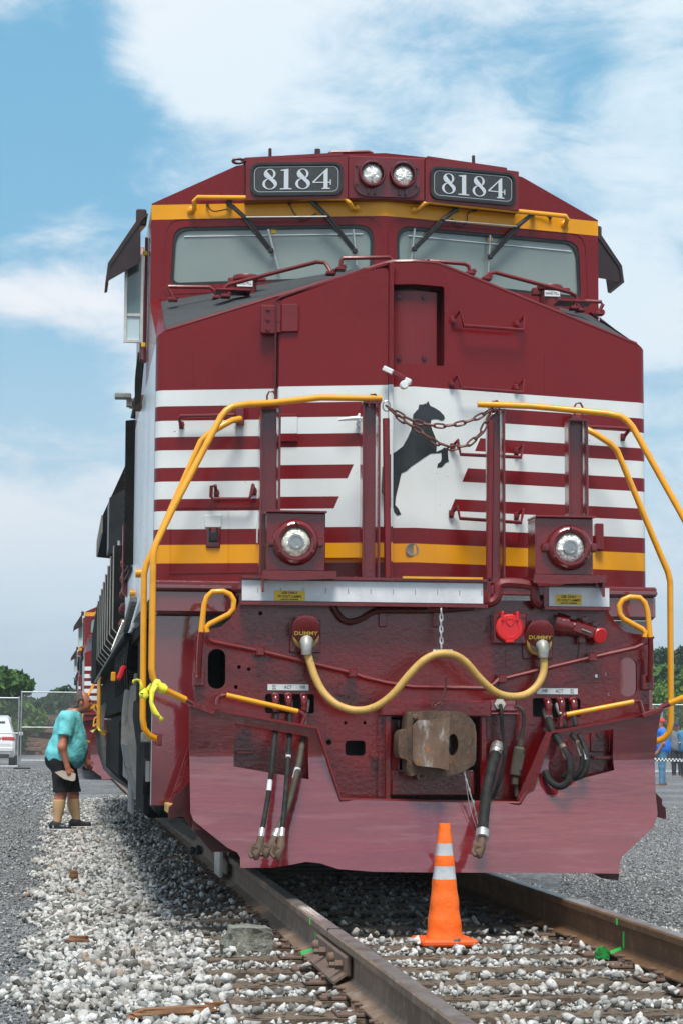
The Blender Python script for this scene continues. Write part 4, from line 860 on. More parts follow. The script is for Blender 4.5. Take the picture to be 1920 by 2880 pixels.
for x, y in ((775, 1968), (811, 1968), (855, 1968), (1539, 1982), (1577, 1980), (1611, 1980)):
    g = MB(); c = A(x, y, -.80); g.tube([c+Vector((0, .12, .02)), c+Vector((0, .02, .018)), c+Vector((0, -.012, 0)), c+Vector((0, -.015, -.04))], [.020, .024, .022, .018], 10, 3); g.lathe(c+Vector((0, -.015, -.036)), (0, 0, -1), [(0, .02), (.022, .02), (.024, .016), (.03, .016)], 6, False); part('hose_fitting', g, 'maroon_gloss', LO)
hose([(1542, 2022), (1552, 2055), (1580, 2100), (1602, 2150), (1598, 2195), (1572, 2212), (1545, 2196), (1532, 2168)], .0195, [-.82, -.90, -.98, -1.02, -1.02, -1.0, -.98, -.95], ((2, .3, .09),))
hose([(1577, 2010), (1592, 2048), (1622, 2088), (1636, 2130), (1628, 2170), (1605, 2190), (1580, 2182)], .0135, [-.82, -.88, -.95, -.98, -.98, -.96, -.94], ((2, .4, .09),))
hose([(1613, 2012), (1620, 2050), (1640, 2095), (1650, 2140), (1640, 2178), (1612, 2192)], .0135, [-.82, -.88, -.95, -.98, -.98, -.96], ((2, .6, .06),))
hose([(1392, 2122), (1380, 2165), (1368, 2225), (1360, 2290), (1355, 2350)], .030, [-.90, -.98, -1.04, -1.12, -1.22], glad=1)
g = MB(); g.tube([A(1402, 2092, -.82), A(1400, 2104, -.86), A(1393, 2120, -.90)], [.03, .034, .032], 12, 3); part('pipe_elbow', g, 'maroon_gloss', LO)
for lab, y, sx in (('l', 1932, 0), ('r', 1944, 1)):
    a0, a1 = (A(753, 1933, yE-.004), A(868, 1933, yE-.004)) if not sx else (A(1508, 1944, yE-.004), A(1623, 1944, yE-.004))
    g = MB(); g.box((a0+a1)/2, (a1.x-a0.x, .004, .033)); pl = part('hose_label', g, 'white', ep)
    W_ = a1.x-a0.x; c = (a0+a1)/2
    for t, u, s_ in ((('BC', .16, 1), ('EQ', .16, -1), ('ACT', .50, 0), ('MR', .86, 0)) if not sx else (('MR', .20, 0), ('ACT', .55, 0), ('BC', .86, 1), ('EQ', .86, -1))):
        lettering('lettering', t, .026 if not s_ else .013, (a0.x+W_*u, c.y-.0028, c.z+s_*.007), 'ink', pl, sx=.85 if not s_ else 1.2)
# short yellow lift bars over the plow
for pts in (((612, 1982), (614, 1966), (622, 1957), (637, 1955)), ((838, 2001), (852, 2008), (856, 2020), (850, 2040), (868, 2044))):
    g = MB(); g.tube([A(x, y, -.93) for x, y in pts], .0125, 8, 3); part('lift_bar_end', g, 'maroon_gloss', LO)
for pts in (((1576, 2042), (1578, 2020), (1582, 2014), (1592, 2010)), ((1780, 1974), (1796, 1972), (1800, 1985), (1806, 2004))):
    g = MB(); g.tube([A(x, y, -.93) for x, y in pts], .0125, 8, 3); part('lift_bar_end', g, 'maroon_gloss', LO)
for a, c in (((637, 1955), (838, 2001)), ((1592, 2010), (1780, 1974))):
    g = MB(); g.tube([A(*a, -.93), A(*c, -.93)], .0145, 10); part('lift_bar', g, 'yellow', LO)
# electrical box with cables
g = MB(); c = A(1402, 1984, yE-.03); g.box(c, (.19, .06, .07), None, .008); g.box(c+Vector((0, -.01, -.045)), (.21, .10, .012), None, .003); eb = part('cable_box', g, 'maroon_smooth', LO)
g = MB(); c = A(1404, 1980, yE-.065); g.lathe(c, (0, -1, 0), [(0, .032), (.012, .032), (.013, .018), (.02, .017)], 6, False); part('gland', g, 'alu', eb)
g = MB(); g.tube([A(x, y, Y) for (x, y), Y in zip(((1406, 1982), (1409, 2000), (1411, 2050), (1420, 2100), (1416, 2150), (1402, 2200), (1385, 2245)), (-.84, -.86, -.88, -.90, -.90, -.90, -.88))], .0105, 8, 4); part('cable', g, 'rubber', eb)
g = MB(); g.tube([A(x, y, -.84) for x, y in ((1452, 1986), (1468, 2000), (1472, 2030), (1463, 2080))], .011, 8, 4); g.tube([A(x, y, -.84) for x, y in ((1449, 2205), (1452, 2240))], .012, 8); c2 = part('cable', g, 'rubber_brown', eb)
g = MB(); g.bar(A(1463, 2080, -.84), A(1460, 2100, -.84), .03, .03, .004); g.bar(A(1460, 2100, -.85), A(1447, 2185, -.85), .062, .055, .012); g.bar(A(1470, 2122, -.87), A(1460, 2168, -.87), .022, .02, .004); g.bar(A(1447, 2185, -.85), A(1446, 2208, -.85), .035, .035, .005); part('connector', g, 'rubber_brown', eb)
bracket('pocket_strut', [(1060, 2015), (1082, 2015), (1082, 2240), (1060, 2240)], yE-.001, .05, parent=ep)
b = MB(); b.bolt(A(1052, 2124, yE-.02), (0, -1, 0), .018, .03); part('pin', b, 'maroon_gloss', ep)
for pts in (((915, 2043), (932, 2043), (934, 2075), (915, 2075)), ((917, 2110), (938, 2112), (940, 2150), (920, 2148))): bracket('pad', pts, yE-.001, .008)

# ================================================================== HOOD, SIDE DOORS, TRUCKS
b = MB(); hw = .98
sec = [(-hw, 1.62), (-hw, 4.25), (-.72, 4.5), (.72, 4.5), (hw, 4.25), (hw, 1.62)]
b.loft([[Vector((x, y, z)) for x, z in sec] for y in (YB-.02, 21.0)], True, False); part('hood', b, 'hood_paint', LO)
b = MB()
for s in (-1, 1):
    sec = [(s*.985, 3.28), (s*1.30, 3.30), (s*1.545, 3.32), (s*1.545, 3.55), (s*1.20, 4.35), (s*.7, 4.50)]
    for y0, y1 in ((13.6, 17.3),): b.loft([[Vector((x, y, z)) for x, z in sec] for y in (y0, y1)], True, False)
rad = part('radiator_wing', b, 'black_matte', LO)
b = MB()
for k in range(40): b.box((-1.556, 13.66+.092*k, 3.43), (.018, .035, .22))
part('louvre', b, 'truck_grey', rad)
b = MB(); b.prism([(-.99, 12.2, 3.3), (-1.50, 12.2, 3.0), (-1.50, 13.2, 3.0), (-.99, 13.2, 3.3)], (0, 0, .6)); part('dynamic_brake_grid', b, 'black', LO)
# auxiliary cab behind the cab, white with louvred door, running-board sill
b = MB(); b.box((-1.31, 4.9, 2.45), (.34, 2.2, 1.55), None, .01); au = part('equipment_cabinet', b, 'hood_paint', LO)
for k in range(17):
    b = MB(); z = 2.18+.062*k; b.add([(-1.483, 4.1, z), (-1.483, 5.5, z), (-1.515, 5.5, z-.035), (-1.515, 4.1, z-.035)], [(0, 1, 2, 3)]); b.prism([(-1.483, 4.1, z), (-1.515, 4.1, z-.035), (-1.511, 4.1, z-.038), (-1.480, 4.1, z-.006)], (0, 1.4, 0)); part('louvre', b, 'black', au)
for k in range(2):
    for j in range(5):
        b = MB(); b.lathe((-1.485, 5.75+.42*k+.09*j, 2.36-.13*j), (-1, 0, 0), [(0, .04), (.02, .036), (.034, .02), (.036, 0)], 10); part('cap_nut', b, 'maroon', au)
b = MB(); b.box((-1.40, 11.3, 1.615), (.30, 15.2, .05), None, .01); b.box((-1.30, 2.8, 1.60), (.36, 2.6, .07)); sill = part('running_board', b, 'black_matte', LO)
b = MB(); b.tube([(-1.53, 3.9, 1.64), (-1.535, 18, 1.60)], .022, 8); part('sill_pipe', b, 'truck_grey', sill)
for k in range(5): b = MB(); b.box((-1.42, 4.3+.75*k, 1.46), (.18, .5, .20), None, .03); part('junction_box', b, 'black_matte', sill)
for k in range(7): b = MB(); b.tube([(-1.50, 4.0+.6*k, 1.60), (-1.515, 4.05+.6*k, 1.42), (-1.50, 4.1+.6*k, 1.22)], .012, 6); part('drain_pipe', b, 'black_gloss', sill)
# side doors of the hood, opened square to the walkway
PD = None
for k in range(8):
    y = 7.6+1.22*k; b = MB()
    b.prism([(-.99, y, 1.66), (-1.36, y, 1.66), (-1.545, y, 1.86), (-1.545, y, 2.62), (-1.53, y, 2.645), (-.99, y, 2.645)], (0, .045, 0))
    if PD is None: PD = part('hood_door', b, 'black_matte', LO); me0 = PD.data; g = MB(); g.lathe((-1.50, y+.02, 2.64), (0, 0, 1), [(0, .012), (.05, .012), (.051, 0)], 8); kn_ = part('door_knob', g, 'zinc', PD); g = MB(); g.tube([(-1.36, y-.004, 1.66), (-1.548, y-.004, 1.86), (-1.548, y-.004, 2.64)], .007, 6); ke_ = part('door_edge', g, 'truck_grey', PD)
    else:
        o = PD.copy(); COL.objects.link(o); o.location = (0, 1.22*k, 0); 
        for z_ in (kn_, ke_): c_ = z_.copy(); COL.objects.link(c_); c_.parent = o
b = MB(); b.prism([(-1.33, 3.95, 2.18), (-1.55, 3.95, 2.18), (-1.555, 3.95, 3.30), (-1.40, 3.95, 3.32), (-1.33, 3.95, 3.28)], (0, .06, 0)); td = part('tall_door', b, 'black_matte', LO)
b = MB(); b.tube([(-1.50, 3.97, 3.32), (-1.44, 3.9, 3.62), (-1.40, 3.9, 3.64)], .02, 8); b.box((-1.42, 3.9, 3.65), (.12, .08, .05), None, .01); part('door_stay', b, 'black', td)
b = MB(); b.prism([(-1.30, 5.35, 1.93), (-1.40, 5.35, 1.92), (-1.525, 5.35, 2.06), (-1.525, 5.35, 2.62), (-1.30, 5.35, 2.62)], (0, .05, 0)); part('cabinet_door', b, 'maroon_gloss', LO)
for y, z in ((1.9, 1.96), (3.1, 1.90), (5.1, 1.78)): b = MB(); b.tube([(-1.49, y, z), (-1.53, y, z)], .03, 10); part('rail_socket', b, 'yellow', LO)
for k in range(14): b = MB(); b.tube([(-1.50, 4.4+.28*k, 1.755-.006*k), (-1.545, 4.4+.28*k, 1.755-.006*k)], .022, 8); part('hose_coupling', b, 'zinc', LO)
b = MB(); b.bar((-1.53, 2.2, 1.80), (-1.53, 4.0, 1.68), .05, .05, .01); part('conduit', b, 'truck_grey', LO)
# underframe and trucks: dark masses with grey truck side frames
b = MB(); b.box((0, 10.6, 1.36), (1.9, 21.0, .42)); b.box((0, 13.2, 1.34), (2.84, 14.4, .48)); part('underframe', b, 'black_matte', LO)
b = MB(); b.box((0, 10.8, .74), (2.92, 6.0, .75), None, .12); part('fuel_tank', b, 'black_matte', LO)
b = MB(); b.prism([(-1.548, 17.0, 1.66), (-1.548, 21.6, 1.66), (-1.548, 21.6, 2.40), (-1.548, 17.0, 2.64)], (.5, 0, 0)); part('rear_side_panel', b, 'black_matte', LO)
def truck(y0, name='truck'):
    for k in range(3):
        yw = y0+1.0+1.85*k
        for s in (-1, 1): t = MB(); t.lathe((s*.68, yw, .53), (s, 0, 0), [(0, .56), (.03, .56), (.032, .53), (.13, .52), (.132, .44), (.10, .40), (.10, .16), (.15, .14), (.15, 0)], 32); part('wheel', t, 'rust', LO)
    f = MB()
    for s in (-1, 1):
        prof = [(y0+.1, .95), (y0+.5, 1.12), (y0+4.9, 1.12), (y0+5.3, .95), (y0+5.3, .70), (y0+4.6, .62), (y0+4.2, .42), (y0+3.2, .42), (y0+2.9, .70), (y0+2.5, .70), (y0+2.2, .42), (y0+1.3, .42), (y0+.8, .62), (y0+.1, .70)]
        f.prism([(s*1.06, y, z) for y, z in prof], (s*.12, 0, 0))
    part('truck_frame', f, 'black_matte', LO)
truck(1.9); truck(14.2)
# step-well stiles: bent grey plates standing out from the side
def stile(Y, w_, dz=0., name='step_stile'):
    q = [(-1.445, 1.28), (-1.515, 1.22), (-1.532, 1.05), (-1.535, .80), (-1.505, .62), (-1.43, .40), (-1.33, .29), (-1.05, .12), (-1.02, .16), (-1.26, .35), (-1.33, .45), (-1.40, .66), (-1.455, .85), (-1.46, 1.05), (-1.43, 1.24)]
    g = MB(); g.prism([(x, Y, z+dz) for x, z in q], (0, w_, 0)); return part(name, g, 'truck_grey', LO)
stile(2.85, .05); stile(4.55, .05)
g = MB(); g.prism([(-1.50, 2.9, .62), (-1.535, 2.9, .80), (-1.535, 4.5, .80), (-1.50, 4.5, .62)], (.02, 0, 0)); g.prism([(-1.43, 2.9, .40), (-1.50, 2.9, .615), (-1.50, 4.5, .615), (-1.43, 4.5, .40)], (.02, 0, 0)); g.prism([(-1.06, 2.9, .13), (-1.42, 2.9, .385), (-1.42, 4.5, .385), (-1.06, 4.5, .13)], (.02, 0, .01)); part('step_skirt', g, 'truck_grey', LO)
g = MB()
for k in range(6): g.tube([(-1.46+.02*k, 3.45-.02*k, 1.02) ] + [(-1.46+.02*k, 3.45+.38*math.sin(a), 1.02+.30*math.cos(a)) for a in [math.pi*(.0+.12*j)-.2 for j in range(9)]], .016, 8)
part('hose_coil', g, 'truck_grey', LO)
g = MB(); g.box((-1.38, 2.35, 1.18), (.22, .5, .22), None, .04); g.box((-1.30, 2.2, .78), (.3, .6, .3), None, .03); g.lathe((-1.30, 2.5, 1.02), (-1, 0, 0), [(0, .12), (.12, .12), (.16, .06), (.17, 0)], 16); g.bar((-1.5, 2.0, 1.05), (-1.46, 1.0, .55), .06, .16, .02); part('equipment', g, 'black_matte', LO)
g = MB(); g.box((-1.30, 1.9, .95), (.36, 1.5, 1.2), None, .03); g.box((-1.25, .7, .95), (.4, 1.0, 1.1), None, .03); part('equipment_box', g, 'black_matte', LO)
g = MB(); g.box((-1.505, .18, .86), (.07, .10, .06), None, .006); part('cock', g, 'truck_grey', LO)
g = MB(); g.tube([(-1.49, .2, .72), (-1.49, .2, .60)], .02, 8); part('cock', g, 'truck_grey', LO)
g = MB(); p0 = AX(352, 1868, -1.50); g.bar(A(352, 1872, 3.9), A(334, 1914, 3.9), .05, .05, .016); part('brake_indicator', g, 'red', LO, 'red handle low on the side')
g = MB(); g.bar(A(320, 1890, 5.4), A(319, 1916, 5.4), .04, .03, .006); part('fuel_gauge', g, 'yellow', LO)
g = MB(); g.box((-1.44, 4.9, .40), (.02, .9, .30)); g.box((-1.30, 6.2, .75), (.3, 1.5, .6), None, .05); part('sand_pipe_guard', g, 'truck_grey', LO)
# rear step handrails
for dy in (0., 1.0):
    g = MB(); g.tube([(-1.50, 14.6+dy, 1.62), (-1.53, 14.6+dy, 1.55), (-1.53, 14.6+dy, .95), (-1.50, 14.6+dy, .88), (-1.45, 14.6+dy, .86)], .0185, 8); part('handrail', g, 'yellow', LO)
stile(15.2, .06); stile(16.8, .06)
b = MB()
for k in range(14): b.tube([(-1.52, 17.0+.12*k, 2.66-.035*k+.02*(k % 2)), (-1.52, 17.12+.12*k, 2.63-.035*k)], .02, 6)
part('tarp_edge', b, 'black', LO)
# ================================================================== FURTHER LOCOMOTIVES
SKIP = ('lettering', 'bolt', 'hose_fitting', 'air_hose', 'jumper_cable', 'dummy_socket', 'safety_chain', 'chain_ring', 'safety_wire', 'lift_chain', 'digit', 'horse_emblem', 'hose_coupling', 'u_bolt', 'cap_nut', 'warning_sticker', 'tick_mark', 'cable_box', 'washer_hose', 'hinge', 'lift_bar', 'lift_bar_end', 'tarp_edge', 'access_door', 'vent_stub', 'hood_door', 'tall_door', 'rear_side_panel', 'louvre', 'cock', 'hanger_chain', 'clamp', 'rod_bracket', 'pad')
L2 = copy_tree(LO, None, SKIP); L2.location = (.03, 10.5+30.0, -.40)
tag(L2, 'second maroon locomotive coupled behind, its awning and yellow cab band showing past the black doors', 'locomotive', 'maroon locomotives in line')
L3 = copy_tree(LO, None, SKIP); L3.location = (.07, 10.5+52.8, -.40); tag(L3, 'farthest maroon locomotive of the line, above the head of the man in turquoise', 'locomotive', 'maroon locomotives in line')
LO['group'] = 'maroon locomotives in line'

# ================================================================== GROUND, BALLAST, TRACK
mat('wood_tie', (.16, .112, .074), .9, bump=(24, 1., .012), var=[(5, (.075, .054, .038), .35, .65), (30, (.26, .19, .13), .55, .72)])
mat('rail_side', (.215, .14, .095), .75, bump=(30, .5, .004), var=[(3, (.13, .085, .055), .4, .62), (14, (.26, .20, .165), .5, .7)])
mat('rail_orange', (.145, .072, .030), .8, bump=(30, .5, .004), var=[(4, (.10, .05, .022), .4, .62), (14, (.22, .12, .06), .55, .7)])
mat('rail_top', (.30, .275, .26), .4, metal=.6, var=[(4, (.19, .15, .125), .45, .62), (20, (.40, .38, .37), .55, .7)], bump=(60, .2, .002))
mat('plate_rust', (.135, .085, .062), .85, bump=(40, .6, .006), var=(8, (.20, .14, .11), .45, .7))
mat('green_paint', (.02, .72, .12), .5); mat('green_dark', (.02, .30, .05), .5, var=(40, (.02, .04, .02), .45, .6)); mat('red_paint', (.75, .08, .06), .6)
def gz(x, y):
    if x < 0:
        a = -x; z = -.245 if a < 1.5 else (-.245-(a-1.5)*.10 if a < 2.15 else -.31)
    else: z = -.245 if x < 1.35 else max(-.33, -.245-(x-1.35)*.16)-.0018*max(0, min(40, x-2.))
    return z
XS = [-6000, -800, -200, -60, -25, -12, -8, -5, -3.5, -2.8, -2.4, -2.15, -1.8, -1.5, -1.2, -.8, 0, .8, 1.2, 1.35, 1.6, 1.9, 2.4, 3.2, 5, 8, 14, 25, 42, 70, 200, 800, 6000]; YS = [-900, -200, -60, -30, -16, -8]+[-6+1.0*k for k in range(40)]+[36, 42, 50, 60, 75, 100, 150, 300, 700, 1500, 4200, 7000]
b = MB(); nx = len(XS)
b.add([(x, y, gz(x, y)) for y in YS for x in XS], [(j*nx+i, j*nx+i+1, (j+1)*nx+i+1, (j+1)*nx+i) for j in range(len(YS)-1) for i in range(nx-1)], True)
gm = bpy.data.materials.new('gravel'); gm.use_nodes = True; MATS['gravel'] = gm; t = gm.node_tree; bs = t.nodes['Principled BSDF']; bs.inputs['Roughness'].default_value = .95; bs.inputs['Specular IOR Level'].default_value = .2
NN = t.nodes.new; LL = t.links.new; tcg = NN('ShaderNodeTexCoord')
def vor(scale):
    n = NN('ShaderNodeTexVoronoi'); n.inputs['Scale'].default_value = scale; LL(tcg.outputs['Object'], n.inputs['Vector']); return n
def nz(scale, det=6):
    n = NN('ShaderNodeTexNoise'); n.inputs['Scale'].default_value = scale; n.inputs['Detail'].default_value = det; LL(tcg.outputs['Object'], n.inputs[0]); return n.outputs[0]
v1, v2 = vor(46), vor(95)
def ramp(src, stops):
    r = NN('ShaderNodeValToRGB'); el = r.color_ramp.elements
    for i, (p, c) in enumerate(stops):
        e = el[i] if i < 2 else el.new(p); e.position = p; e.color = (*c, 1)
    LL(src, r.inputs[0]); return r.outputs[0]
def sepx(c):
    n = NN('ShaderNodeSeparateColor'); LL(c, n.inputs[0]); return n.outputs[0]
ca = ramp(sepx(v1.outputs['Color']), ((0, (.07, .072, .076)), (.35, (.17, .172, .176)), (.7, (.27, .275, .28)), (1, (.48, .48, .48))))
cb = ramp(sepx(v2.outputs['Color']), ((0, (.09, .092, .096)), (.5, (.21, .212, .218)), (1, (.40, .40, .40))))
mx = NN('ShaderNodeMix'); mx.data_type = 'RGBA'; mx.inputs[0].default_value = .5; LL(ca, mx.inputs[6]); LL(cb, mx.inputs[7])
sx_ = NN('ShaderNodeSeparateXYZ'); LL(tcg.outputs['Object'], sx_.inputs[0])
nA = NN('ShaderNodeMath'); nA.operation = 'MULTIPLY_ADD'; LL(nz(9, 8), nA.inputs[0]); nA.inputs[1].default_value = .55; nB = NN('ShaderNodeMath'); nB.operation = 'MULTIPLY'; LL(nz(.35), nB.inputs[0]); nB.inputs[1].default_value = .45; LL(nB.outputs[0], nA.inputs[2])
tn = NN('ShaderNodeMapRange'); LL(nA.outputs[0], tn.inputs[0]); tn.inputs[1].default_value = .38; tn.inputs[2].default_value = .62; tn.inputs[3].default_value = .62; tn.inputs[4].default_value = 1.45
mm = NN('ShaderNodeVectorMath'); mm.operation = 'SCALE'; LL(mx.outputs[2], mm.inputs[0]); LL(tn.outputs[0], mm.inputs['Scale']); LL(mm.outputs[0], bs.inputs['Base Color'])
bp = NN('ShaderNodeBump'); bp.inputs['Strength'].default_value = 1.; bp.inputs['Distance'].default_value = .018; ad_ = NN('ShaderNodeMath'); ad_.operation = 'ADD'
LL(v1.outputs['Distance'], ad_.inputs[0]); LL(v2.outputs['Distance'], ad_.inputs[1]); inv_ = NN('ShaderNodeMath'); inv_.operation = 'MULTIPLY'; inv_.inputs[1].default_value = -1; LL(ad_.outputs[0], inv_.inputs[0]); LL(inv_.outputs[0], bp.inputs['Height']); LL(bp.outputs[0], bs.inputs['Normal'])
gr = part('ground', b, 'gravel'); gr['kind'] = 'structure'

# crushed stone: thousands of separate angular stones in one mass
def stone_mat(name, stops, dirt):
    m = bpy.data.materials.new(name); m.use_nodes = True; MATS[name] = m; t = m.node_tree; bs = t.nodes['Principled BSDF']; NN = t.nodes.new; LL = t.links.new
    g = NN('ShaderNodeNewGeometry'); r = NN('ShaderNodeValToRGB'); el = r.color_ramp.elements
    for i, (p, c) in enumerate(stops):
        e = el[i] if i < 2 else el.new(p); e.position = p; e.color = (*c, 1)
    LL(g.outputs['Random Per Island'], r.inputs[0]); tc = NN('ShaderNodeTexCoord'); n = NN('ShaderNodeTexNoise'); n.inputs['Scale'].default_value = 55; n.inputs['Detail'].default_value = 6; n.inputs['Roughness'].default_value = .7; LL(tc.outputs['Object'], n.inputs[0])
    mr = NN('ShaderNodeMapRange'); LL(n.outputs[0], mr.inputs[0]); mr.inputs[1].default_value = .35; mr.inputs[2].default_value = .68; mr.inputs[3].default_value = .62; mr.inputs[4].default_value = 1.12
    sc_ = NN('ShaderNodeVectorMath'); sc_.operation = 'SCALE'; LL(r.outputs[0], sc_.inputs[0]); LL(mr.outputs[0], sc_.inputs['Scale']); LL(sc_.outputs[0], bs.inputs['Base Color'])
    if dirt:
        nd = NN('ShaderNodeTexNoise'); nd.inputs['Scale'].default_value = 1.7; nd.inputs['Detail'].default_value = 6; LL(tc.outputs['Object'], nd.inputs[0]); md = NN('ShaderNodeMapRange'); LL(nd.outputs[0], md.inputs[0]); md.inputs[1].default_value = .50; md.inputs[2].default_value = .70; md.inputs[4].default_value = dirt
        mxd = NN('ShaderNodeMix'); mxd.data_type = 'RGBA'; mxd.blend_type = 'MULTIPLY'; LL(md.outputs[0], mxd.inputs[0]); LL(sc_.outputs[0], mxd.inputs[6]); mxd.inputs[7].default_value = (.58, .50, .42, 1); LL(mxd.outputs[2], bs.inputs['Base Color'])
    bs.inputs['Roughness'].default_value = .85; bs.inputs['Specular IOR Level'].default_value = .25
    bn = NN('ShaderNodeBump'); bn.inputs['Strength'].default_value = .6; bn.inputs['Distance'].default_value = .006; LL(n.outputs[0], bn.inputs['Height']); LL(bn.outputs[0], bs.inputs['Normal'])
stone_mat('ballast', ((0, (.07, .066, .058)), (.14, (.19, .185, .17)), (.40, (.40, .395, .375)), (.72, (.60, .59, .565)), (.93, (.72, .71, .69)), (1, (.30, .20, .13))), .6)
stone_mat('ballast_dark', ((0, (.035, .033, .032)), (.3, (.085, .082, .078)), (.65, (.20, .20, .19)), (.9, (.42, .42, .41)), (1, (.13, .08, .05))), 0)  # darker stone tones, used for the bed under the locomotive
stone_mat('fine_gravel', ((0, (.085, .085, .086)), (.4, (.215, .215, .216)), (.8, (.38, .38, .38)), (1, (.56, .56, .55))), 0)
rng = np.random.default_rng(11)
PROTO = []
for k in range(14):
    bm = bmesh.new(); el_ = np.array([1., rng.uniform(.55, .9), rng.uniform(.4, .7)])
    for p in rng.normal(size=(13, 3)):
        p = p/np.linalg.norm(p)*rng.uniform(.75, 1.05); bm.verts.new(tuple(p*el_*.5))
    r_ = bmesh.ops.convex_hull(bm, input=bm.verts); bmesh.ops.delete(bm, geom=[v for v in bm.verts if not v.link_faces], context='VERTS'); bmesh.ops.triangulate(bm, faces=bm.faces)
    bm.verts.index_update(); PROTO.append((np.array([v.co[:] for v in bm.verts]), np.array([[v.index for v in f.verts] for f in bm.faces]))); bm.free()
def stones(name, pos, size, material, label=None, cat=None):
    V = []; T = []; off = 0; n = len(pos); kk = rng.integers(0, len(PROTO), n)
    for k in range(len(PROTO)):
        ix = np.where(kk == k)[0]
        if not len(ix): continue
        pv, pf = PROTO[k]; q = rng.normal(size=(len(ix), 4)); q[:, 1:3] *= .45; q /= np.linalg.norm(q, axis=1)[:, None]; w_, x, y, z = q.T
        Rm = np.stack([1-2*(y*y+z*z), 2*(x*y-z*w_), 2*(x*z+y*w_), 2*(x*y+z*w_), 1-2*(x*x+z*z), 2*(y*z-x*w_), 2*(x*z-y*w_), 2*(y*z+x*w_), 1-2*(x*x+y*y)], 1).reshape(-1, 3, 3)
        vv = np.einsum('nij,vj->nvi', Rm, pv)*size[ix][:, None, None]+pos[ix][:, None, :]
        V.append(vv.reshape(-1, 3)); T.append((pf[None]+(np.arange(len(ix))*len(pv))[:, None, None]+off).reshape(-1, 3)); off += len(ix)*len(pv)
    V = np.concatenate(V); T = np.concatenate(T); me = bpy.data.meshes.new(name); me.vertices.add(len(V)); me.vertices.foreach_set('co', V.ravel().astype(np.float32)); me.loops.add(T.size); me.loops.foreach_set('vertex_index', T.ravel().astype(np.int32)); me.polygons.add(len(T)); me.polygons.foreach_set('loop_start', np.arange(0, T.size, 3, dtype=np.int32)); me.update(calc_edges=True)
    o = link(name, me, material); o['kind'] = 'stuff'
    if label: o['label'] = label; o['category'] = cat
    return o
gzv = np.vectorize(gz)
TIE0, TIESP = -5.72, .535
def area(x0, x1, y0, y1, dens, s0, s1, lift=.0, ties=True, edge=0.):
    n = int((x1-x0)*(y1-y0)*dens); x = rng.uniform(x0, x1, n); y = rng.uniform(y0, y1, n); s = rng.uniform(s0, s1, n)*rng.choice([.55, .75, .9, 1, 1.15, 1.5], n)
    if edge: # ragged outer edge
        keep = x > x0+edge*(.5+.5*np.sin(y*3.1)+.6*rng.random(n)); x, y, s = x[keep], y[keep], s[keep]
    z = gzv(x, y)+lift+rng.uniform(-.012, .014, len(x))+s*.12
    if ties:
        ph = ((y-TIE0+TIESP/2) % TIESP)-TIESP/2; on = (np.abs(ph) < .115) & (np.abs(x) < 1.30); drop = on & (rng.random(len(x)) < np.where(np.abs(x) < .8, .76, .70))
        z = np.where(on, -.198+s*.30, z-.0); keep = ~drop & ~((np.abs(np.abs(x)-.7525) < .105)); x, y, z, s = x[keep], y[keep], z[keep], s[keep]
    return np.stack([x, y, z], 1), s
P_, S_ = zip(area(-2.28, -1.28, -5.6, 8, 1000, .040, .066, .012, edge=.16), area(-2.28, -.84, 8, 24, 620, .045, .07, .012, edge=.16), area(-1.30, -.84, -5.6, 8, 950, .026, .056, .010), area(-.67, .67, -5.6, -.85, 1050, .026, .060, .012), area(.84, 1.62, -5.6, 9, 800, .026, .050, .008))
stones('ballast', np.concatenate(P_), np.concatenate(S_), 'ballast', 'pale grey crushed stone heaped between and beside the rails', 'ballast')
P_, S_ = zip(area(-.67, .67, -.9, 3.5, 800, .03, .058, .012), area(-1.45, -.80, .5, 9, 420, .02, .042, .012)); stones('ballast', np.concatenate(P_), np.concatenate(S_), 'ballast_dark', 'dark crushed stone under the locomotive', 'ballast')
def wedge(n):
    y = rng.uniform(-2.5, 24, n); a = np.maximum(1.55, .235*(y+12.5)-2); x = a+(.315*(y+12.5)-1.4-a)*rng.random(n); s = rng.uniform(.016, .036, n); return np.stack([x, y, gzv(x, y)+s*.12], 1), s
P_, S_ = zip(area(-3.3, -2.05, -4.5, 5, 1000, .014, .028, .0, False), area(-4.4, -2.1, 5, 22, 420, .018, .034, .0, False), wedge(26000), area(-7, -2.1, 22, 56, 110, .03, .06, .0, False)); stones('gravel', np.concatenate(P_), np.concatenate(S_), 'fine_gravel', 'fine grey gravel of the yard beside the track', 'gravel')

# ties with plates and spikes
def tie_mesh(seed):
    r = random.Random(seed); bm = bmesh.new(); bmesh.ops.create_cube(bm, size=1); bmesh.ops.scale(bm, vec=(2.62, .225, .17), verts=bm.verts); bmesh.ops.subdivide_edges(bm, edges=[e for e in bm.edges if abs(e.verts[0].co.x-e.verts[1].co.x) > 1], cuts=14); bmesh.ops.bevel(bm, geom=bm.edges[:], offset=.008, segments=1, affect='EDGES') if False else None
    for v in bm.verts: v.co += Vector((r.uniform(-.01, .01), r.uniform(-.010, .010), r.uniform(-.008, .004) if v.co.z > 0 else 0))
    me = bpy.data.meshes.new('crosstie'); bm.to_mesh(me); bm.free(); me.materials.append(MATS['wood_tie']); return me
TM = [tie_mesh(k) for k in range(5)]
b = MB(); b.box((0, 0, 0), (.36, .19, .016), None, .004); b.box((.085, 0, .012), (.02, .18, .012)); b.box((-.085, 0, .012), (.02, .18, .012)); tp = b.mesh('tie_plate'); tp.materials.append(MATS['plate_rust'])
b = MB(); b.box((0, 0, .0), (.016, .016, .05)); b.box((.006, 0, .026), (.034, .026, .012), None, .004); sp_ = b.mesh('spike'); sp_.materials.append(MATS['plate_rust'])
rt = random.Random(5)
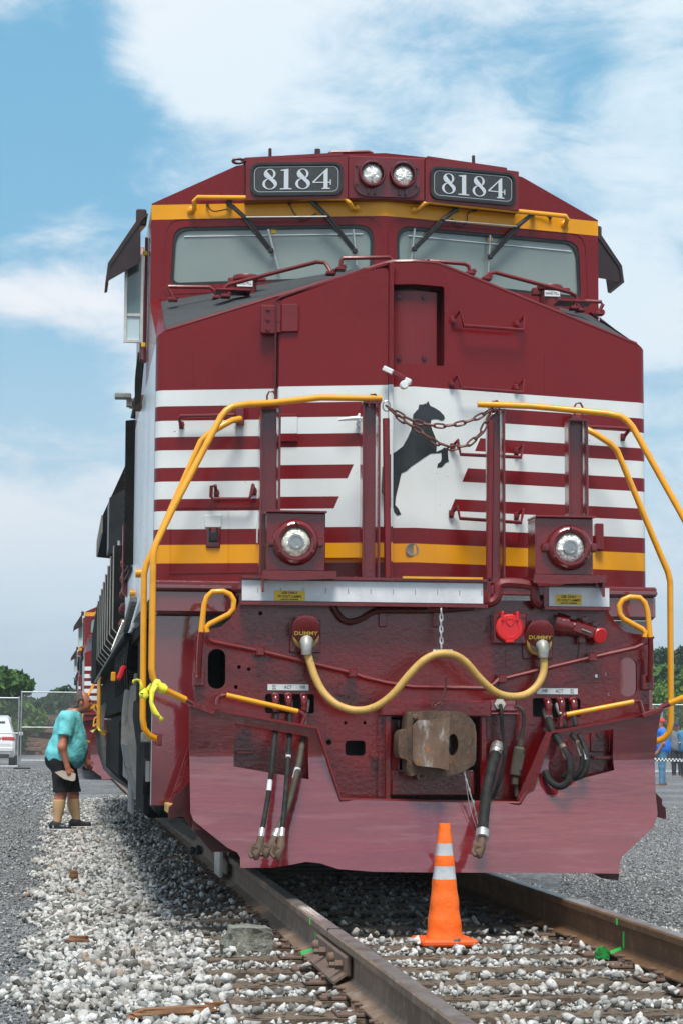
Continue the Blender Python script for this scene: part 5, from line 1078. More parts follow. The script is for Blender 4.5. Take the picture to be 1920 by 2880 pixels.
for k in range(58):
    o = bpy.data.objects.new('crosstie', TM[k % 5]); COL.objects.link(o); o.location = (rt.uniform(-.03, .03), TIE0+TIESP*k, -.292); o.rotation_euler = (0, 0, rt.uniform(-.012, .012)); tag(o, 'weathered wooden crosstie half buried in the ballast', 'crosstie', 'crossties under the rails')
    for s in (-1, 1):
        p = bpy.data.objects.new('tie_plate', tp); COL.objects.link(p); p.parent = o; p.location = (s*.7525-o.location.x, 0, .094)
        for dx, dy in ((-.10, .05), (.10, -.05), (-.10, -.06)):
            q = bpy.data.objects.new('spike', sp_); COL.objects.link(q); q.parent = p; q.location = (dx, dy+rt.uniform(-.01, .01), rt.uniform(-.004, .014)); q.rotation_euler = (rt.uniform(-.12, .12), rt.uniform(-.12, .12), math.pi if dx > 0 else 0)
# rails
RP = [(-.076, -.186), (.076, -.186), (.076, -.178), (.020, -.158), (.010, -.145), (.0085, -.075), (.012, -.052), (.034, -.042), (.0365, -.036), (.0365, -.010), (.030, -.002), (.016, 0), (-.016, 0), (-.030, -.002), (-.0365, -.010), (-.0365, -.036), (-.034, -.042), (-.012, -.052), (-.0085, -.075), (-.010, -.145), (-.020, -.158), (-.076, -.178)]
def rail(s):
    b = MB(); ys = [-14, -8]+[-7+.5*k for k in range(30)]+[10, 16, 24, 40, 70, 110]
    b.loft([[Vector((s*.7525+x+(.00019*max(0, y-12)**1.6 if y > 12 else 0), y, z)) for x, z in RP] for y in ys], True, False)
    me = b.mesh('rail'); me.materials.append(MATS['rail_side' if s < 0 else 'rail_orange']); me.materials.append(MATS['rail_top'])
    for f in me.polygons:
        if f.center.z > -.006 and abs(f.normal.z) > .3: f.material_index = 1
    o = bpy.data.objects.new('rail', me); COL.objects.link(o); return o
RL = tag(rail(-1), 'rusty brown rail with a bolted joint bar and a green paint stripe', 'rail', 'rails of the track'); RR = tag(rail(1), 'orange-rusted rail with a green-painted clip at its foot', 'rail', 'rails of the track')
def railbox(name, c, d, m_, par, bev=.004, rot=None): b = MB(); b.box(c, d, rot, bev); return part(name, b, m_, par)
y0_, y1_ = AX(892, 2622, -.79).y, AX(975, 2673, -.79).y
jb = railbox('joint_bar', (-.7525-.030, (y0_+y1_)/2, -.098), (.030, y0_-y1_, .088), 'plate_rust', RL, .008)
b = MB(); b.prism([(-.79, y1_, -.135), (-.845, y1_, -.172), (-.845, y1_, -.16), (-.79, y1_, -.12)], (0, y0_-y1_, 0)); part('joint_bar_toe', b, 'plate_rust', jb)
for k in range(4):
    y = y1_+.10+(y0_-y1_-.2)*k/3; b = MB(); b.lathe((-.797, y, -.10), (-1, 0, 0), [(0, .026), (.022, .024), (.03, .012), (.03, 0)] if k % 2 else [(0, .022), (.03, .022), (.031, .014), (.055, .014), (.055, 0)], 10 if k % 2 else 6, bool(k % 2)); part('bolt', b, 'plate_rust', jb)
yj = AX(920, 2610, -.79).y; railbox('rail_gap', (-.7525, yj, -.02), (.0755, .006, .045), 'black', RL, 0)
yg = AX(872, 2585, -.79).y; railbox('paint_stripe', (-.7525-.0375, yg, -.024), (.003, .022, .03), 'green_paint', RL, 0); b = MB(); b.bar((-.7625, yg-.02, -.07), (-.7640, yg-.02, -.15), .006, .022); b.bar((-.775, yg-.03, -.158), (-.835, yg-.03, -.176), .004, .02); part('paint_stripe', b, 'green_paint', RL)
yg = AX(1733, 2590, .715).y; railbox('paint_stripe', (.7525-.0375, yg, -.026), (.003, .02, .03), 'green_paint', RR, 0); b = MB(); b.bar((.7425, yg-.03, -.07), (.7415, yg-.03, -.15), .006, .024); b.bar((.73, yg-.03, -.156), (.675, yg-.03, -.176), .004, .024); part('paint_stripe', b, 'green_paint', RR)
b = MB(); c = Vector((.650, yg-.02, -.185)); b.prism([c+Vector((.028*math.cos(a)*1.3-.01, 0, .042*math.sin(a))) for a in [R(v) for v in (-40, 0, 40, 80, 120, 160, 200)]]+[c+Vector((.01, 0, -.02))], (0, .04, 0)); part('rail_clip', b, 'green_dark', RR)
for yy in (AX(545, 2385, -.84).y, AX(418, 2290, -.84).y): b = MB(); b.box((-.80, yy, -.14), (.05, .16, .10), None, .01); b.box((-.85, yy-.02, -.13), (.05, .05, .06), None, .01); part('rail_anchor', b, 'black', RL)
b = MB(); b.bar((-.7525+.0385, AX(1160, 2755, -.71).y, -.03), (-.7525+.0385, AX(1240, 2820, -.71).y, -.03), .003, .02); part('red_mark', b, 'red_paint', RL)

# big lump of concrete, wood chips
def lump(name, c, d, seed, material, label, cat, group=None, rz=0.):
    bm = bmesh.new(); r = random.Random(seed); bmesh.ops.create_cube(bm, size=1); bmesh.ops.subdivide_edges(bm, edges=bm.edges[:], cuts=4, use_grid_fill=True)
    off = Vector((seed*3.1, 0, 0))
    from mathutils import noise as mn
    for v in bm.verts:
        u = v.co.copy(); v.co = v.co*(1-.18*max(0, u.length-.5)) + mn.noise_vector(u*2.2+off)*.10+mn.noise_vector(u*6+off)*.035
        if u.z > 0: v.co.x *= .86; v.co.y *= .9
    bmesh.ops.scale(bm, vec=d, verts=bm.verts); bmesh.ops.rotate(bm, cent=(0, 0, 0), matrix=Matrix.Rotation(rz, 3, 'Z'), verts=bm.verts); me = bpy.data.meshes.new(name); bm.to_mesh(me); bm.free(); o = link(name, me, material); o.location = c; tag(o, label, cat, group); return o
mat('concrete', (.22, .22, .185), .9, bump=(30, 1., .02), var=[(9, (.11, .11, .085), .4, .6), (60, (.40, .39, .34), .56, .7)])
mat('chip', (.25, .125, .06), .85, bump=(20, .8, .008), var=(8, (.14, .065, .03), .4, .65))
p = AZ(702, 2686, -.215); lump('concrete_lump', p+Vector((0, .08, .06)), (.235, .19, .16), 3, 'concrete', 'large grey lump of concrete lying beside the rusty rail', 'rock', rz=.15)
for k, (x, y, l, w_, a, lab) in enumerate(((490, 2850, .36, .06, .35, 'long curved splinter of wood lying on the pale ballast'), (222, 2645, .12, .045, -.4, 'short orange splinter of wood lying on the ballast'), (208, 2462, .07, .07, 0, 'round rusty lump lying where the ballast meets fine gravel'), (600, 2835, .10, .05, .6, 'broken chip of wood beside the long splinter'))):
    p = AZ(x, y, -.215); lump('wood_splinter' if k != 2 else 'rusty_lump', p+Vector((0, 0, .008)), (l, w_, .035 if k != 2 else .06), 10+k, 'chip', lab, 'splinter' if k != 2 else 'lump', 'wood scraps on the ballast', a)

# ================================================================== TRAFFIC CONE
cx_, cy_ = -.012, -1.42; CN = thing('traffic_cone', 'orange fabric traffic cone with two grey reflective bands between the rails', 'cone', (cx_, cy_, -.205))
def rsq(h, r, z, wob=0., n=28):
    o = []
    for k in range(n):
        a = 2*math.pi*k/n+.1; s_ = (abs(math.cos(a))**3+abs(math.sin(a))**3)**(-1/3.)*.93
        rr = r*s_*(1+wob*math.sin(5*a+z*40)); o.append(Vector((cx_+rr*math.cos(a), cy_+rr*math.sin(a), -.205+z)))
    return o
def cseg(name, z0, z1, material, n):
    def rad(z): return .104*(1-(z/.625))+.031*(z/.625)
    g = MB(); rings = []
    for k in range(n+1):
        z = z0+(z1-z0)*k/n; rings.append(rsq(0, rad(z)*(1+.018*math.sin(z*62)), z, .016))
    g.loft(rings, True, True); return part(name, g, material, CN)
cseg('cone_body', .030, .340, 'orange', 20); cseg('reflective_band', .3405, .408, 'cone_band', 4); cseg('cone_body', .4085, .462, 'orange', 4); cseg('reflective_band', .4625, .525, 'cone_band', 4); cseg('cone_top', .5255, .628, 'orange', 7)
g = MB(); g.box((cx_, cy_, -.185), (.295, .295, .038), Matrix.Rotation(.06, 3, 'Z'), .012); part('base', g, 'orange_base', CN)

# ================================================================== CAUTION TAPE ON THE HANDRAILS
def ribbon(name, pts, w_, up, parent, material='tape_yellow'):
    g = MB(); q = [Vector(p) for p in pts]; n = len(q); vs = []
    for i, p in enumerate(q):
        d = (q[min(i+1, n-1)]-q[max(i-1, 0)]).normalized(); s_ = d.cross(Vector(up)).normalized(); ww = w_[i] if isinstance(w_, list) else w_
        tw = Matrix.Rotation(.9*math.sin(i*1.9+.4), 3, d); s_ = tw @ s_; vs += [p-s_*ww/2, p+s_*ww/2]
    g.add(vs, [(2*i, 2*i+1, 2*i+3, 2*i+2) for i in range(n-1)], True); o = part(name, g, material, parent)
    md = o.modifiers.new('thick', 'SOLIDIFY'); md.thickness = .002; return o
CT = thing('caution_tape', 'yellow caution tape knotted round the front handrail with long tails', 'tape', A(440, 1925, -1.05))
g = MB(); c = A(446, 1928, -1.05)
g.tube([A(432, 1917, -1.055), A(440, 1924, -1.055), A(448, 1930, -1.055), A(458, 1937, -1.055), A(468, 1942, -1.055)], [.020, .031, .024, .030, .021], 9); part('knot', g, 'tape_yellow', CT)
ribbon('tail', [A(x, y, -1.10) for x, y in ((438, 1925), (428, 1945), (426, 1975), (434, 2000), (448, 2015), (456, 2022), (452, 2032))], [.03, .034, .030, .034, .030, .026, .010], (0, 1, .2), CT); ribbon('tail', [A(x, y, -1.0) for x, y in ((430, 1925), (418, 1940), (405, 1952), (400, 1945), (398, 1925), (394, 1915), (386, 1912), (376, 1914), (374, 1922))], [.03, .034, .03, .03, .022, .02, .016, .016, .010], (0, 1, .2), CT); ribbon('tail', [A(x, y, -1.02) for x, y in ((402, 1962), (398, 1950), (406, 1942), (412, 1955), (404, 1966))], .034, (0, 1, .3), CT)
C2 = thing('caution_tape', 'yellow caution tape tied low on the distant handrail beyond the man in turquoise', 'tape', AX(278, 2050, -1.5)); ribbon('tail', [AX(x, y, -1.55) for x, y in ((263, 2052), (270, 2054), (282, 2052), (291, 2056))], .10, (0, 0, 1), C2); ribbon('tail', [AX(x, y, -1.5) for x, y in ((270, 1985), (272, 1995), (270, 2003))], .10, (1, 0, 0), C2)
# ================================================================== PEOPLE (one continuous surface grown round a posed skeleton)
def surfnet(fn, lo, hi, h):
    lo = np.array(lo); n = np.ceil((np.array(hi)-lo)/h).astype(int)+1
    ax = [lo[i]+h*np.arange(n[i]) for i in range(3)]; G = np.stack(np.meshgrid(*ax, indexing='ij'), -1); D = fn(G)
    S = D < 0; c = [S[i:n[0]-1+i, j:n[1]-1+j, k:n[2]-1+k] for i in (0, 1) for j in (0, 1) for k in (0, 1)]
    act = np.any(c, 0) & ~np.all(c, 0); idx = -np.ones(act.shape, int); cells = np.argwhere(act); idx[act] = np.arange(len(cells))
    acc = np.zeros((len(cells), 3)); cnt = np.zeros(len(cells)); ci, cj, ck = cells.T
    cor = [(i, j, k) for i in (0, 1) for j in (0, 1) for k in (0, 1)]
    for a in cor:
        for d in range(3):
            if a[d]: continue
            b_ = list(a); b_[d] = 1; da = D[ci+a[0], cj+a[1], ck+a[2]]; db = D[ci+b_[0], cj+b_[1], ck+b_[2]]; x = (da < 0) != (db < 0)
            t = np.where(x, da/(da-db+1e-12), 0); p = np.array(a, float)[None]+0*t[:, None]; p[:, d] = t; acc[x] += p[x]; cnt[x] += 1
    V = lo+(cells+acc/cnt[:, None])*h; Fs = []
    for d in range(3):
        e1, e2 = [q for q in range(3) if q != d]; sl0 = [slice(None)]*3; sl1 = [slice(None)]*3; sl0[d] = slice(0, -1); sl1[d] = slice(1, None)
        A0, A1 = S[tuple(sl0)], S[tuple(sl1)]; E_ = np.argwhere(A0 != A1); E_ = E_[(E_[:, e1] > 0) & (E_[:, e2] > 0) & (E_[:, e1] < n[e1]-1) & (E_[:, e2] < n[e2]-1)]
        if not len(E_): continue
        def g(o1, o2): q = E_.copy(); q[:, e1] -= o1; q[:, e2] -= o2; return idx[tuple(q.T)]
        f = np.stack([g(1, 1), g(0, 1), g(0, 0), g(1, 0)], 1); f = f[(f >= 0).all(1)]; Fs.append(f)
    return V, np.concatenate(Fs)
def caps(P, a, b, ra, rb):
    a, b = np.array(a, float), np.array(b, float); d = b-a; t = np.clip(((P-a)@d)/(d@d), 0, 1); return np.linalg.norm(P-a-t[..., None]*d, axis=-1)-(ra+(rb-ra)*t)
def ell(P, c, r): q = (P-np.array(c, float))/np.array(r, float); l = np.linalg.norm(q, axis=-1); return (l-1)*min(r)
def smin(a, b, k): h = np.clip(.5+.5*(b-a)/k, 0, 1); return b*(1-h)+a*h-k*h*(1-h)
def smooth_obj(name, V, F_, material, parent, xf):
    me = bpy.data.meshes.new(name); me.from_pydata([tuple(xf @ Vector(v)) for v in V], [], [tuple(f) for f in F_]); bm = bmesh.new(); bm.from_mesh(me); bmesh.ops.smooth_vert(bm, verts=bm.verts, factor=.4, use_axis_x=True, use_axis_y=True, use_axis_z=True); bmesh.ops.recalc_face_normals(bm, faces=bm.faces); bm.to_mesh(me); bm.free()
    me.polygons.foreach_set('use_smooth', [True]*len(me.polygons)); return link(name, me, material, parent)
mat('skin', (.42, .185, .115), .55, var=(14, (.34, .13, .075), .45, .7)); mat('skin_red', (.46, .17, .10), .5, var=(10, (.38, .12, .07), .45, .7)); mat('hair', (.05, .038, .03), .8, var=(60, (.12, .10, .085), .45, .6), bump=(160, .8, .004))
mat('shirt_turq', (.16, .58, .60), .85, bump=(7, .9, .03), var=(6, (.12, .50, .53), .4, .7)); mat('cloth_black', (.010, .010, .012), .9, bump=(9, .8, .02)); mat('sock_tan', (.52, .33, .17), .85, bump=(60, .2, .003)); mat('shoe', (.012, .013, .018), .7, bump=(60, .3, .003)); mat('sole', (.66, .64, .60), .7)
mat('shirt_blue', (.018, .17, .62), .85, bump=(9, .8, .02)); mat('jeans', (.075, .20, .32), .85, bump=(12, .7, .02), var=(5, (.11, .27, .42), .4, .7)); mat('shirt_grey', (.16, .18, .21), .85, bump=(9, .8, .02)); mat('shirt_steel', (.07, .22, .38), .85, bump=(9, .8, .02)); mat('trousers_dark', (.04, .045, .05), .85, bump=(12, .6, .02)); mat('cap_red', (.55, .03, .035), .7); mat('cap_navy', (.015, .03, .08), .7); mat('boot', (.14, .06, .04), .7); mat('paper', (.50, .43, .35), .8, bump=(12, .8, .02), var=(9, (.52, .46, .38), .45, .65))
def person(name, label, loc, rz, J, mats, h=.011, extras=True, belly=0., group=None):
    root = thing(name, label, 'person', loc, group); xf = Matrix.Translation(loc) @ Matrix.Rotation(rz, 4, 'Z')
    hd = np.array(J['head'], float); nk = np.array(J['neck'], float); ch = np.array(J['chest'], float); pv = np.array(J['pelvis'], float); fwd = np.array(J.get('look', (1, 0, 0)), float); fwd /= np.linalg.norm(fwd); upv = np.array((0, 0, 1.))
    fat = J.get('fat', 1.); tw = J.get('tw', 1.)
    def torso(P):
        d = smin(ell(P, ch+(0, 0, .02), (.135*fat, .20*tw, .22)), ell(P, pv+(0, 0, .06), (.155*fat, .19*tw, .17)), .10); d = smin(d, ell(P, (ch+pv)/2+(belly, 0, -.02), (.155*fat+belly*.45, .185*tw, .24)), .10)
        for s in ('R', 'L'): d = smin(d, caps(P, ch+(0, 0, .10), np.array(J['sh'+s]), .085, .07), .06)
        return smin(d, caps(P, ch+(0, 0, .14), nk, .085, .068), .05)
    def headf(P):
        d = ell(P, hd, (.098, .078, .122)); d = smin(d, ell(P, hd+fwd*.028+(0, 0, -.055), (.070, .060, .065)), .03); d = smin(d, caps(P, nk, hd+(0, 0, -.06)-fwd*.015, .066, .060), .03)
        d = smin(d, caps(P, hd+fwd*.094+(0, 0, .012), hd+fwd*.116+(0, 0, -.022), .011, .016), .012); d = smin(d, ell(P, hd+fwd*.085+(0, 0, -.095), (.028, .03, .024)), .02)
        sd_ = np.cross(upv, fwd)
        for s in (-1, 1):
            d = smin(d, ell(P, hd+sd_*s*.080-fwd*.012+(0, 0, -.012), (.026, .014, .038)), .008); d = np.maximum(d, -ell(P, hd+fwd*.092+sd_*s*.033+(0, 0, .010), (.016, .018, .011)))
        d = np.maximum(d, -ell(P, hd+fwd*.104+(0, 0, -.060), (.012, .026, .004))); d = smin(d, ell(P, hd+fwd*.090+(0, 0, .030), (.016, .055, .012)), .012); return d
    def limb(P, s):
        a = smin(caps(P, J['sh'+s], J['el'+s], .056*J.get('arm', 1), .044*J.get('arm', 1)), caps(P, J['el'+s], J['wr'+s], .045*J.get('arm', 1), .030), .03); w_ = np.array(J['wr'+s], float); dr = np.array(J['hd'+s], float); dr /= np.linalg.norm(dr); pal = w_+dr*.055
        a = smin(a, caps(P, w_, pal+dr*.02, .028, .036), .02); sd_ = np.array(J.get('span'+s, (1, 0, 0)), float); sd_ /= np.linalg.norm(sd_); cu = np.array(J.get('curl'+s, (0, 1, 0)), float)
        for k, ln in enumerate((.070, .080, .075, .058)):
            b0 = pal+dr*.030+sd_*(.027-.018*k); m1 = b0+dr*ln*.5; m2 = m1+dr*ln*.28+cu*ln*.42; a = smin(a, caps(P, b0, m1, .0095, .009), .004); a = smin(a, caps(P, m1, m2, .009, .008), .004)
        t0 = w_+dr*.03+sd_*.028; t1 = t0+dr*.035+sd_*.028; a = smin(a, caps(P, t0, t1, .012, .0105), .006); return smin(a, caps(P, t1, t1+dr*.03+cu*.012, .0105, .009), .005)
    def leg(P, s, f=1.): return smin(caps(P, J['hip'+s], J['kn'+s], .092*fat*f, .064*f), caps(P, J['kn'+s], J['an'+s], .062*f, .042*f), .03)
    def calf(P, s): k_, a_ = np.array(J['kn'+s], float), np.array(J['an'+s], float); return smin(ell(P, k_*.68+a_*.32-fwd*.018, (.062, .058, .13)), 1e3+0*P[..., 0], .03)
    def foot(P, s): a_ = np.array(J['an'+s], float); ft = np.array(J.get('foot'+s, (1, 0, 0)), float); ft /= np.linalg.norm(ft); return smin(caps(P, a_+(0, 0, -.02)-ft*.035, a_+(0, 0, -.045)+ft*.13, .046, .034), caps(P, a_, a_+(0, 0, -.03), .045, .045), .02)
    def body(P):
        d = smin(torso(P), headf(P), .02)
        for s in ('R', 'L'): d = smin(d, limb(P, s), .03); d = smin(d, smin(leg(P, s), calf(P, s), .03), .05); d = smin(d, foot(P, s), .02)
        return d
    allp = np.array([J[k] for k in J if k[:2] in ('he', 'ne', 'ch', 'pe', 'sh', 'el', 'wr', 'hi', 'kn', 'an') and isinstance(J[k], (tuple, list)) and len(J[k]) == 3]); lo = allp.min(0)-(.30, .30, .14); hi = allp.max(0)+(.42+belly, .30, .18)
    V, F_ = surfnet(body, lo, hi, h); bd = smooth_obj('body', V, F_, mats.get('skin', 'skin'), root, xf)
    hem = J['hem']; slv = J.get('sleeve', .55)
    def shirt(P):
        d = torso(P)-.016; flare = np.clip((pv[2]+.16-P[..., 2])/.22, 0, 1); d = d-.012*flare
        for s in ('R', 'L'): a_, e_ = np.array(J['sh'+s], float), np.array(J['el'+s], float); ar = e_-a_; ar /= np.linalg.norm(ar); slc = np.maximum(caps(P, a_, a_+(e_-a_)*(slv+.12), .078*J.get('arm', 1), .084*J.get('arm', 1)), (P-(a_+(e_-a_)*slv))@ar); d = smin(d, slc, .03)
        wv = .005*np.sin(P[..., 2]*26+P[..., 0]*38)*np.sin(P[..., 1]*17+P[..., 2]*9+1)+.0015*np.sin(P[..., 0]*50-P[..., 2]*22); d = d+wv
        d = np.maximum(d, hem+.10*(P[..., 0]-pv[0])*J.get('hemtilt', 0)-P[..., 2]); d = np.maximum(d, -ell(P, nk+(.035, 0, .06), (.085, .080, .075))); return np.maximum(d, P[..., 2]-nk[2]-.03)
    V, F_ = surfnet(shirt, lo, hi, h); smooth_obj('shirt', V, F_, mats['shirt'], root, xf)
    lg = J['legend']
    def pants(P):
        d = ell(P, pv+(0, 0, .02), (.175*fat, .205*tw, .17))
        for s in ('R', 'L'):
            d = smin(d, leg(P, s, 1.)-(.030 if lg > .3 else .020), .05)
        d = np.maximum(d, lg-P[..., 2]); return np.maximum(d, P[..., 2]-pv[2]-.10)
    V, F_ = surfnet(pants, lo, hi, h); smooth_obj('trousers' if lg < .3 else 'shorts', V, F_, mats['pants'], root, xf)
    for s in ('R', 'L'):
        a_ = np.array(J['an'+s], float); ft = np.array(J.get('foot'+s, (1, 0, 0)), float); ft /= np.linalg.norm(ft)
        def shoe(P): d = foot(P, s)-.012; d = np.maximum(d, a_[2]-.062-P[..., 2]); return np.maximum(d, P[..., 2]-a_[2]-.035+.4*np.clip((P-a_)@ft, -.02, .1))
        l2, h2 = a_-(.26, .26, .12), a_+(.30, .30, .16); V, F_ = surfnet(shoe, l2, h2, .009); sh_ = smooth_obj('shoe', V, F_, mats['shoe'], root, xf)
        def sole(P): d = foot(P, s)-.020; return np.maximum(np.maximum(d, P[..., 2]-(a_[2]-.052)), a_[2]-.088-P[..., 2])
        V, F_ = surfnet(sole, l2, h2, .009); smooth_obj('sole', V, F_, mats.get('sole', 'sole'), sh_, xf)
        if 'sock' in mats:
            def sock(P): d = smin(caps(P, J['kn'+s], J['an'+s], .066, .047), calf(P, s)-.004, .03); d = np.maximum(d, P[..., 2]-J['sockz']); return np.maximum(d, a_[2]+.0-P[..., 2])
            l3 = np.minimum(np.array(J['kn'+s]), a_)-.12; h3 = np.maximum(np.array(J['kn'+s]), a_)+.12; V, F_ = surfnet(sock, l3, h3, .010); smooth_obj('sock', V, F_, mats['sock'], root, xf)
    def hairf(P):
        d = headf(P)-.010; q = P-hd; fr = q@fwd; zc = q[..., 2]; d = np.maximum(d, fr-.015+.35*np.clip(zc-.02, 0, .2)) if mats.get('cap') is None else np.maximum(d, fr-.01); d = np.maximum(d, -.045-zc-.4*np.clip(-fr, 0, .1)); ear = ell(P, hd-fwd*.012+np.cross(upv, fwd)*0+(0, 0, -.02), (.035, .2, .045)); return np.maximum(d, -ear) if True else d
    l4, h4 = hd-.2, hd+.2; V, F_ = surfnet(hairf, l4, h4, .008); smooth_obj('hair', V, F_, mats.get('hair', 'hair'), bd, xf)
    if mats.get('cap'):
        def capf(P):
            d = np.maximum(ell(P, hd+(0, 0, .012), (.112, .092, .128)), .035-(P-hd)[..., 2]); br = ell(P, hd+fwd*.135+(0, 0, .040), (.085, .075, .012)); return np.minimum(d, br)
        V, F_ = surfnet(capf, l4-.06, h4+.06, .008); smooth_obj('cap', V, F_, mats['cap'], root, xf)
    return root, xf
MAN = AZ(178, 2342, -.285); s_ = 1.
Jm = dict(head=(.195, 0, 1.535), neck=(.10, 0, 1.40), chest=(.045, 0, 1.19), pelvis=(-.03, 0, .84), look=(1, .05, -.10), fat=1.15, tw=1.10, arm=1.08,
  shR=(.03, -.20, 1.335), elR=(-.03, -.275, 1.00), wrR=(.035, -.26, .775), hdR=(.25, .05, -.95), spanR=(1, 0, .2), curlR=(-.1, .8, 0), shL=(.05, .20, 1.335), elL=(.10, .28, 1.02), wrL=(.24, .24, .86), hdL=(.5, .0, -.8), spanL=(1, 0, .4),
  hipR=(-.02, -.10, .82), knR=(-.03, -.115, .45), anR=(-.075, -.12, .105), hipL=(.0, .10, .82), knL=(.11, .105, .455), anL=(.155, .12, .125), footR=(1, -.12, -.02), footL=(1, .1, .05), hem=.79, hemtilt=-2.2, legend=.475, sockz=.395, sleeve=.62)
pm, pxf = person('person', 'heavyset man in turquoise T-shirt and black shorts leaning in to look at the train', MAN, 0., Jm, dict(shirt='shirt_turq', pants='cloth_black', shoe='shoe', sock='sock_tan', skin='skin_red'), .0105, belly=.05, group='people in the yard')
sh0 = [o for o in pm.children if o.name.startswith('shoe')][0]
lettering('lettering', 'HOKA', .055, pxf @ Vector((-.03, -.175, .075)), 'white', sh0, sx=1.2)
# folded paper in his hand
g = MB(); c = pxf @ Vector((.025, -.262, .672)); xs = [(x*.8, z*.72) for x, z in [(-.17, .055), (-.06, .085), (.07, .055), (.135, .03), (.13, -.075), (.09, -.09), (-.03, -.055), (-.09, -.015)]]
for k in range(4): g.prism([c+Vector((x*(1-.04*k), -.012+.008*k, z*(1-.06*k))) for x, z in xs], (0, .004, 0))
pp = tag(part('folded_paper', g, 'paper'), 'crumpled cream paper held in the hand of the man in turquoise', 'paper')
def stand(dx=0.): return dict(head=(.01, 0, 1.60), neck=(0, 0, 1.45), chest=(0, 0, 1.23), pelvis=(-.01, 0, .92), shR=(0, -.19, 1.37), elR=(-.03, -.24, 1.10), wrR=(.10, -.22, .92), hdR=(.5, 0, -.8), shL=(0, .19, 1.37), elL=(-.03, .24, 1.10), wrL=(.10, .22, .92), hdL=(.5, 0, -.8), hipR=(0, -.095, .90), knR=(.01, -.10, .50), anR=(-.02, -.10, .09), hipL=(0, .095, .90), knL=(.02, .10, .50), anL=(.03, .10, .09), hem=.83, legend=.08, sleeve=.55)
J1 = stand(); J1.update(fat=1.08, look=(1, 0, .05)); q = AZ(1862, 2214, -.40); person('person', 'person in bright blue T-shirt, jeans and red cap standing sideways behind the tape', q, R(165), J1, dict(shirt='shirt_blue', pants='jeans', shoe='boot', cap='cap_red', sole='boot'), .02, group='people in the yard')
J2 = stand(); J2.update(look=(1, 0, 0)); q = AZ(1903, 2188, -.42); person('person', 'person in grey T-shirt, dark trousers and navy cap walking by the fence', q, R(-105), J2, dict(shirt='shirt_grey', pants='trousers_dark', shoe='boot', cap='cap_navy', sole='boot'), .022, group='people in the yard')
J3 = stand(); J3.update(wrR=(.22, -.12, 1.10), wrL=(.22, .12, 1.10), hdR=(.8, .3, 0), hdL=(.8, -.3, 0)); q = AZ(1930, 2196, -.42); person('person', 'person in steel-blue T-shirt with hands raised to the waist beside the one in grey', q, R(-130), J3, dict(shirt='shirt_steel', pants='trousers_dark', shoe='boot', sole='boot'), .022, group='people in the yard')

# ================================================================== FENCES
mat('galv', (.50, .52, .54), .4, metal=.7, var=(6, (.36, .37, .38), .4, .7)); mat('wire', (.38, .40, .41), .5, metal=.6)
def fence_panel(label, p0, p1, h, feet=True):
    p0, p1 = Vector(p0), Vector(p1); o = thing('chain_link_fence', label, 'fence', p0, 'chain-link fence panels'); d = (p1-p0).normalized(); L_ = (p1-p0).length; n = Vector((0, 0, 1)).cross(d)
    for p in (p0, p1): g = MB(); g.tube([p+Vector((0, 0, .02)), p+Vector((0, 0, h+.05))], .024, 8); part('post', g, 'galv', o)
    for z in (.08, h*.5, h): g = MB(); g.tube([p0+Vector((0, 0, z)), p1+Vector((0, 0, z))], .022, 8); part('rail', g, 'galv', o)
    g = MB(); sp = .075; r = .0017; hh = h-.10
    k = -hh
    while k < L_:
        for sgn in (1, -1):
            a0 = max(0, k); a1 = min(L_, k+hh); z0, z1 = (a0-k), (a1-k)
            if a1-a0 < .02: continue
            za, zb = (z0, z1) if sgn > 0 else (hh-z0, hh-z1)
            a, c = p0+d*a0+Vector((0, 0, .09+za)), p0+d*a1+Vector((0, 0, .09+zb)); g.tube([a+n*r*sgn, c+n*r*sgn], r, 3, cap=False)
        k += sp
    m_ = part('wire_mesh', g, 'wire', o); m_['kind'] = 'stuff'
    return o
yf = AZ(50, 2163, -.31).y
pA = A(55, 2162, yf); hA = A(55, 1963, yf).z-pA.z; fence_panel('chain-link panel in front of the white car', (pA.x-3.6, yf+.3, pA.z), (pA.x-.05, yf, pA.z), hA)
pB = A(58, 2145, yf+4.5); hB = A(58, 1946, yf+4.5).z-pB.z; fence_panel('chain-link panel in front of the brown timber pile', (pB.x, yf+4.5, pB.z), (pB.x+3.7, yf+4.8, pB.z), hB)
fence_panel('farther chain-link panel behind the locomotives', (pB.x+3.75, yf+4.8, pB.z), (pB.x+7.4, yf+5.1, pB.z), hB)
g = MB(); c = A(58, 2165, yf-.3); g.box((c.x+.05, yf-.1, c.z+.02), (.55, .30, .10), None, .03); tag(part('rubber_block', g, 'rubber'), 'black rubber foot under the fence post beside the white car', 'rubber block')
pR = AZ(1862, 2176, -.42); hR = A(1862, 1982, pR.y).z-pR.z; fence_panel('chain-link panel beyond the people in blue and grey', pR, pR+Vector((3.7, -.5, 0)), hR); fence_panel('chain-link panel half hidden behind the plow', pR+Vector((-3.75, .5, 0)), pR+Vector((-.05, 0, 0)), hR)
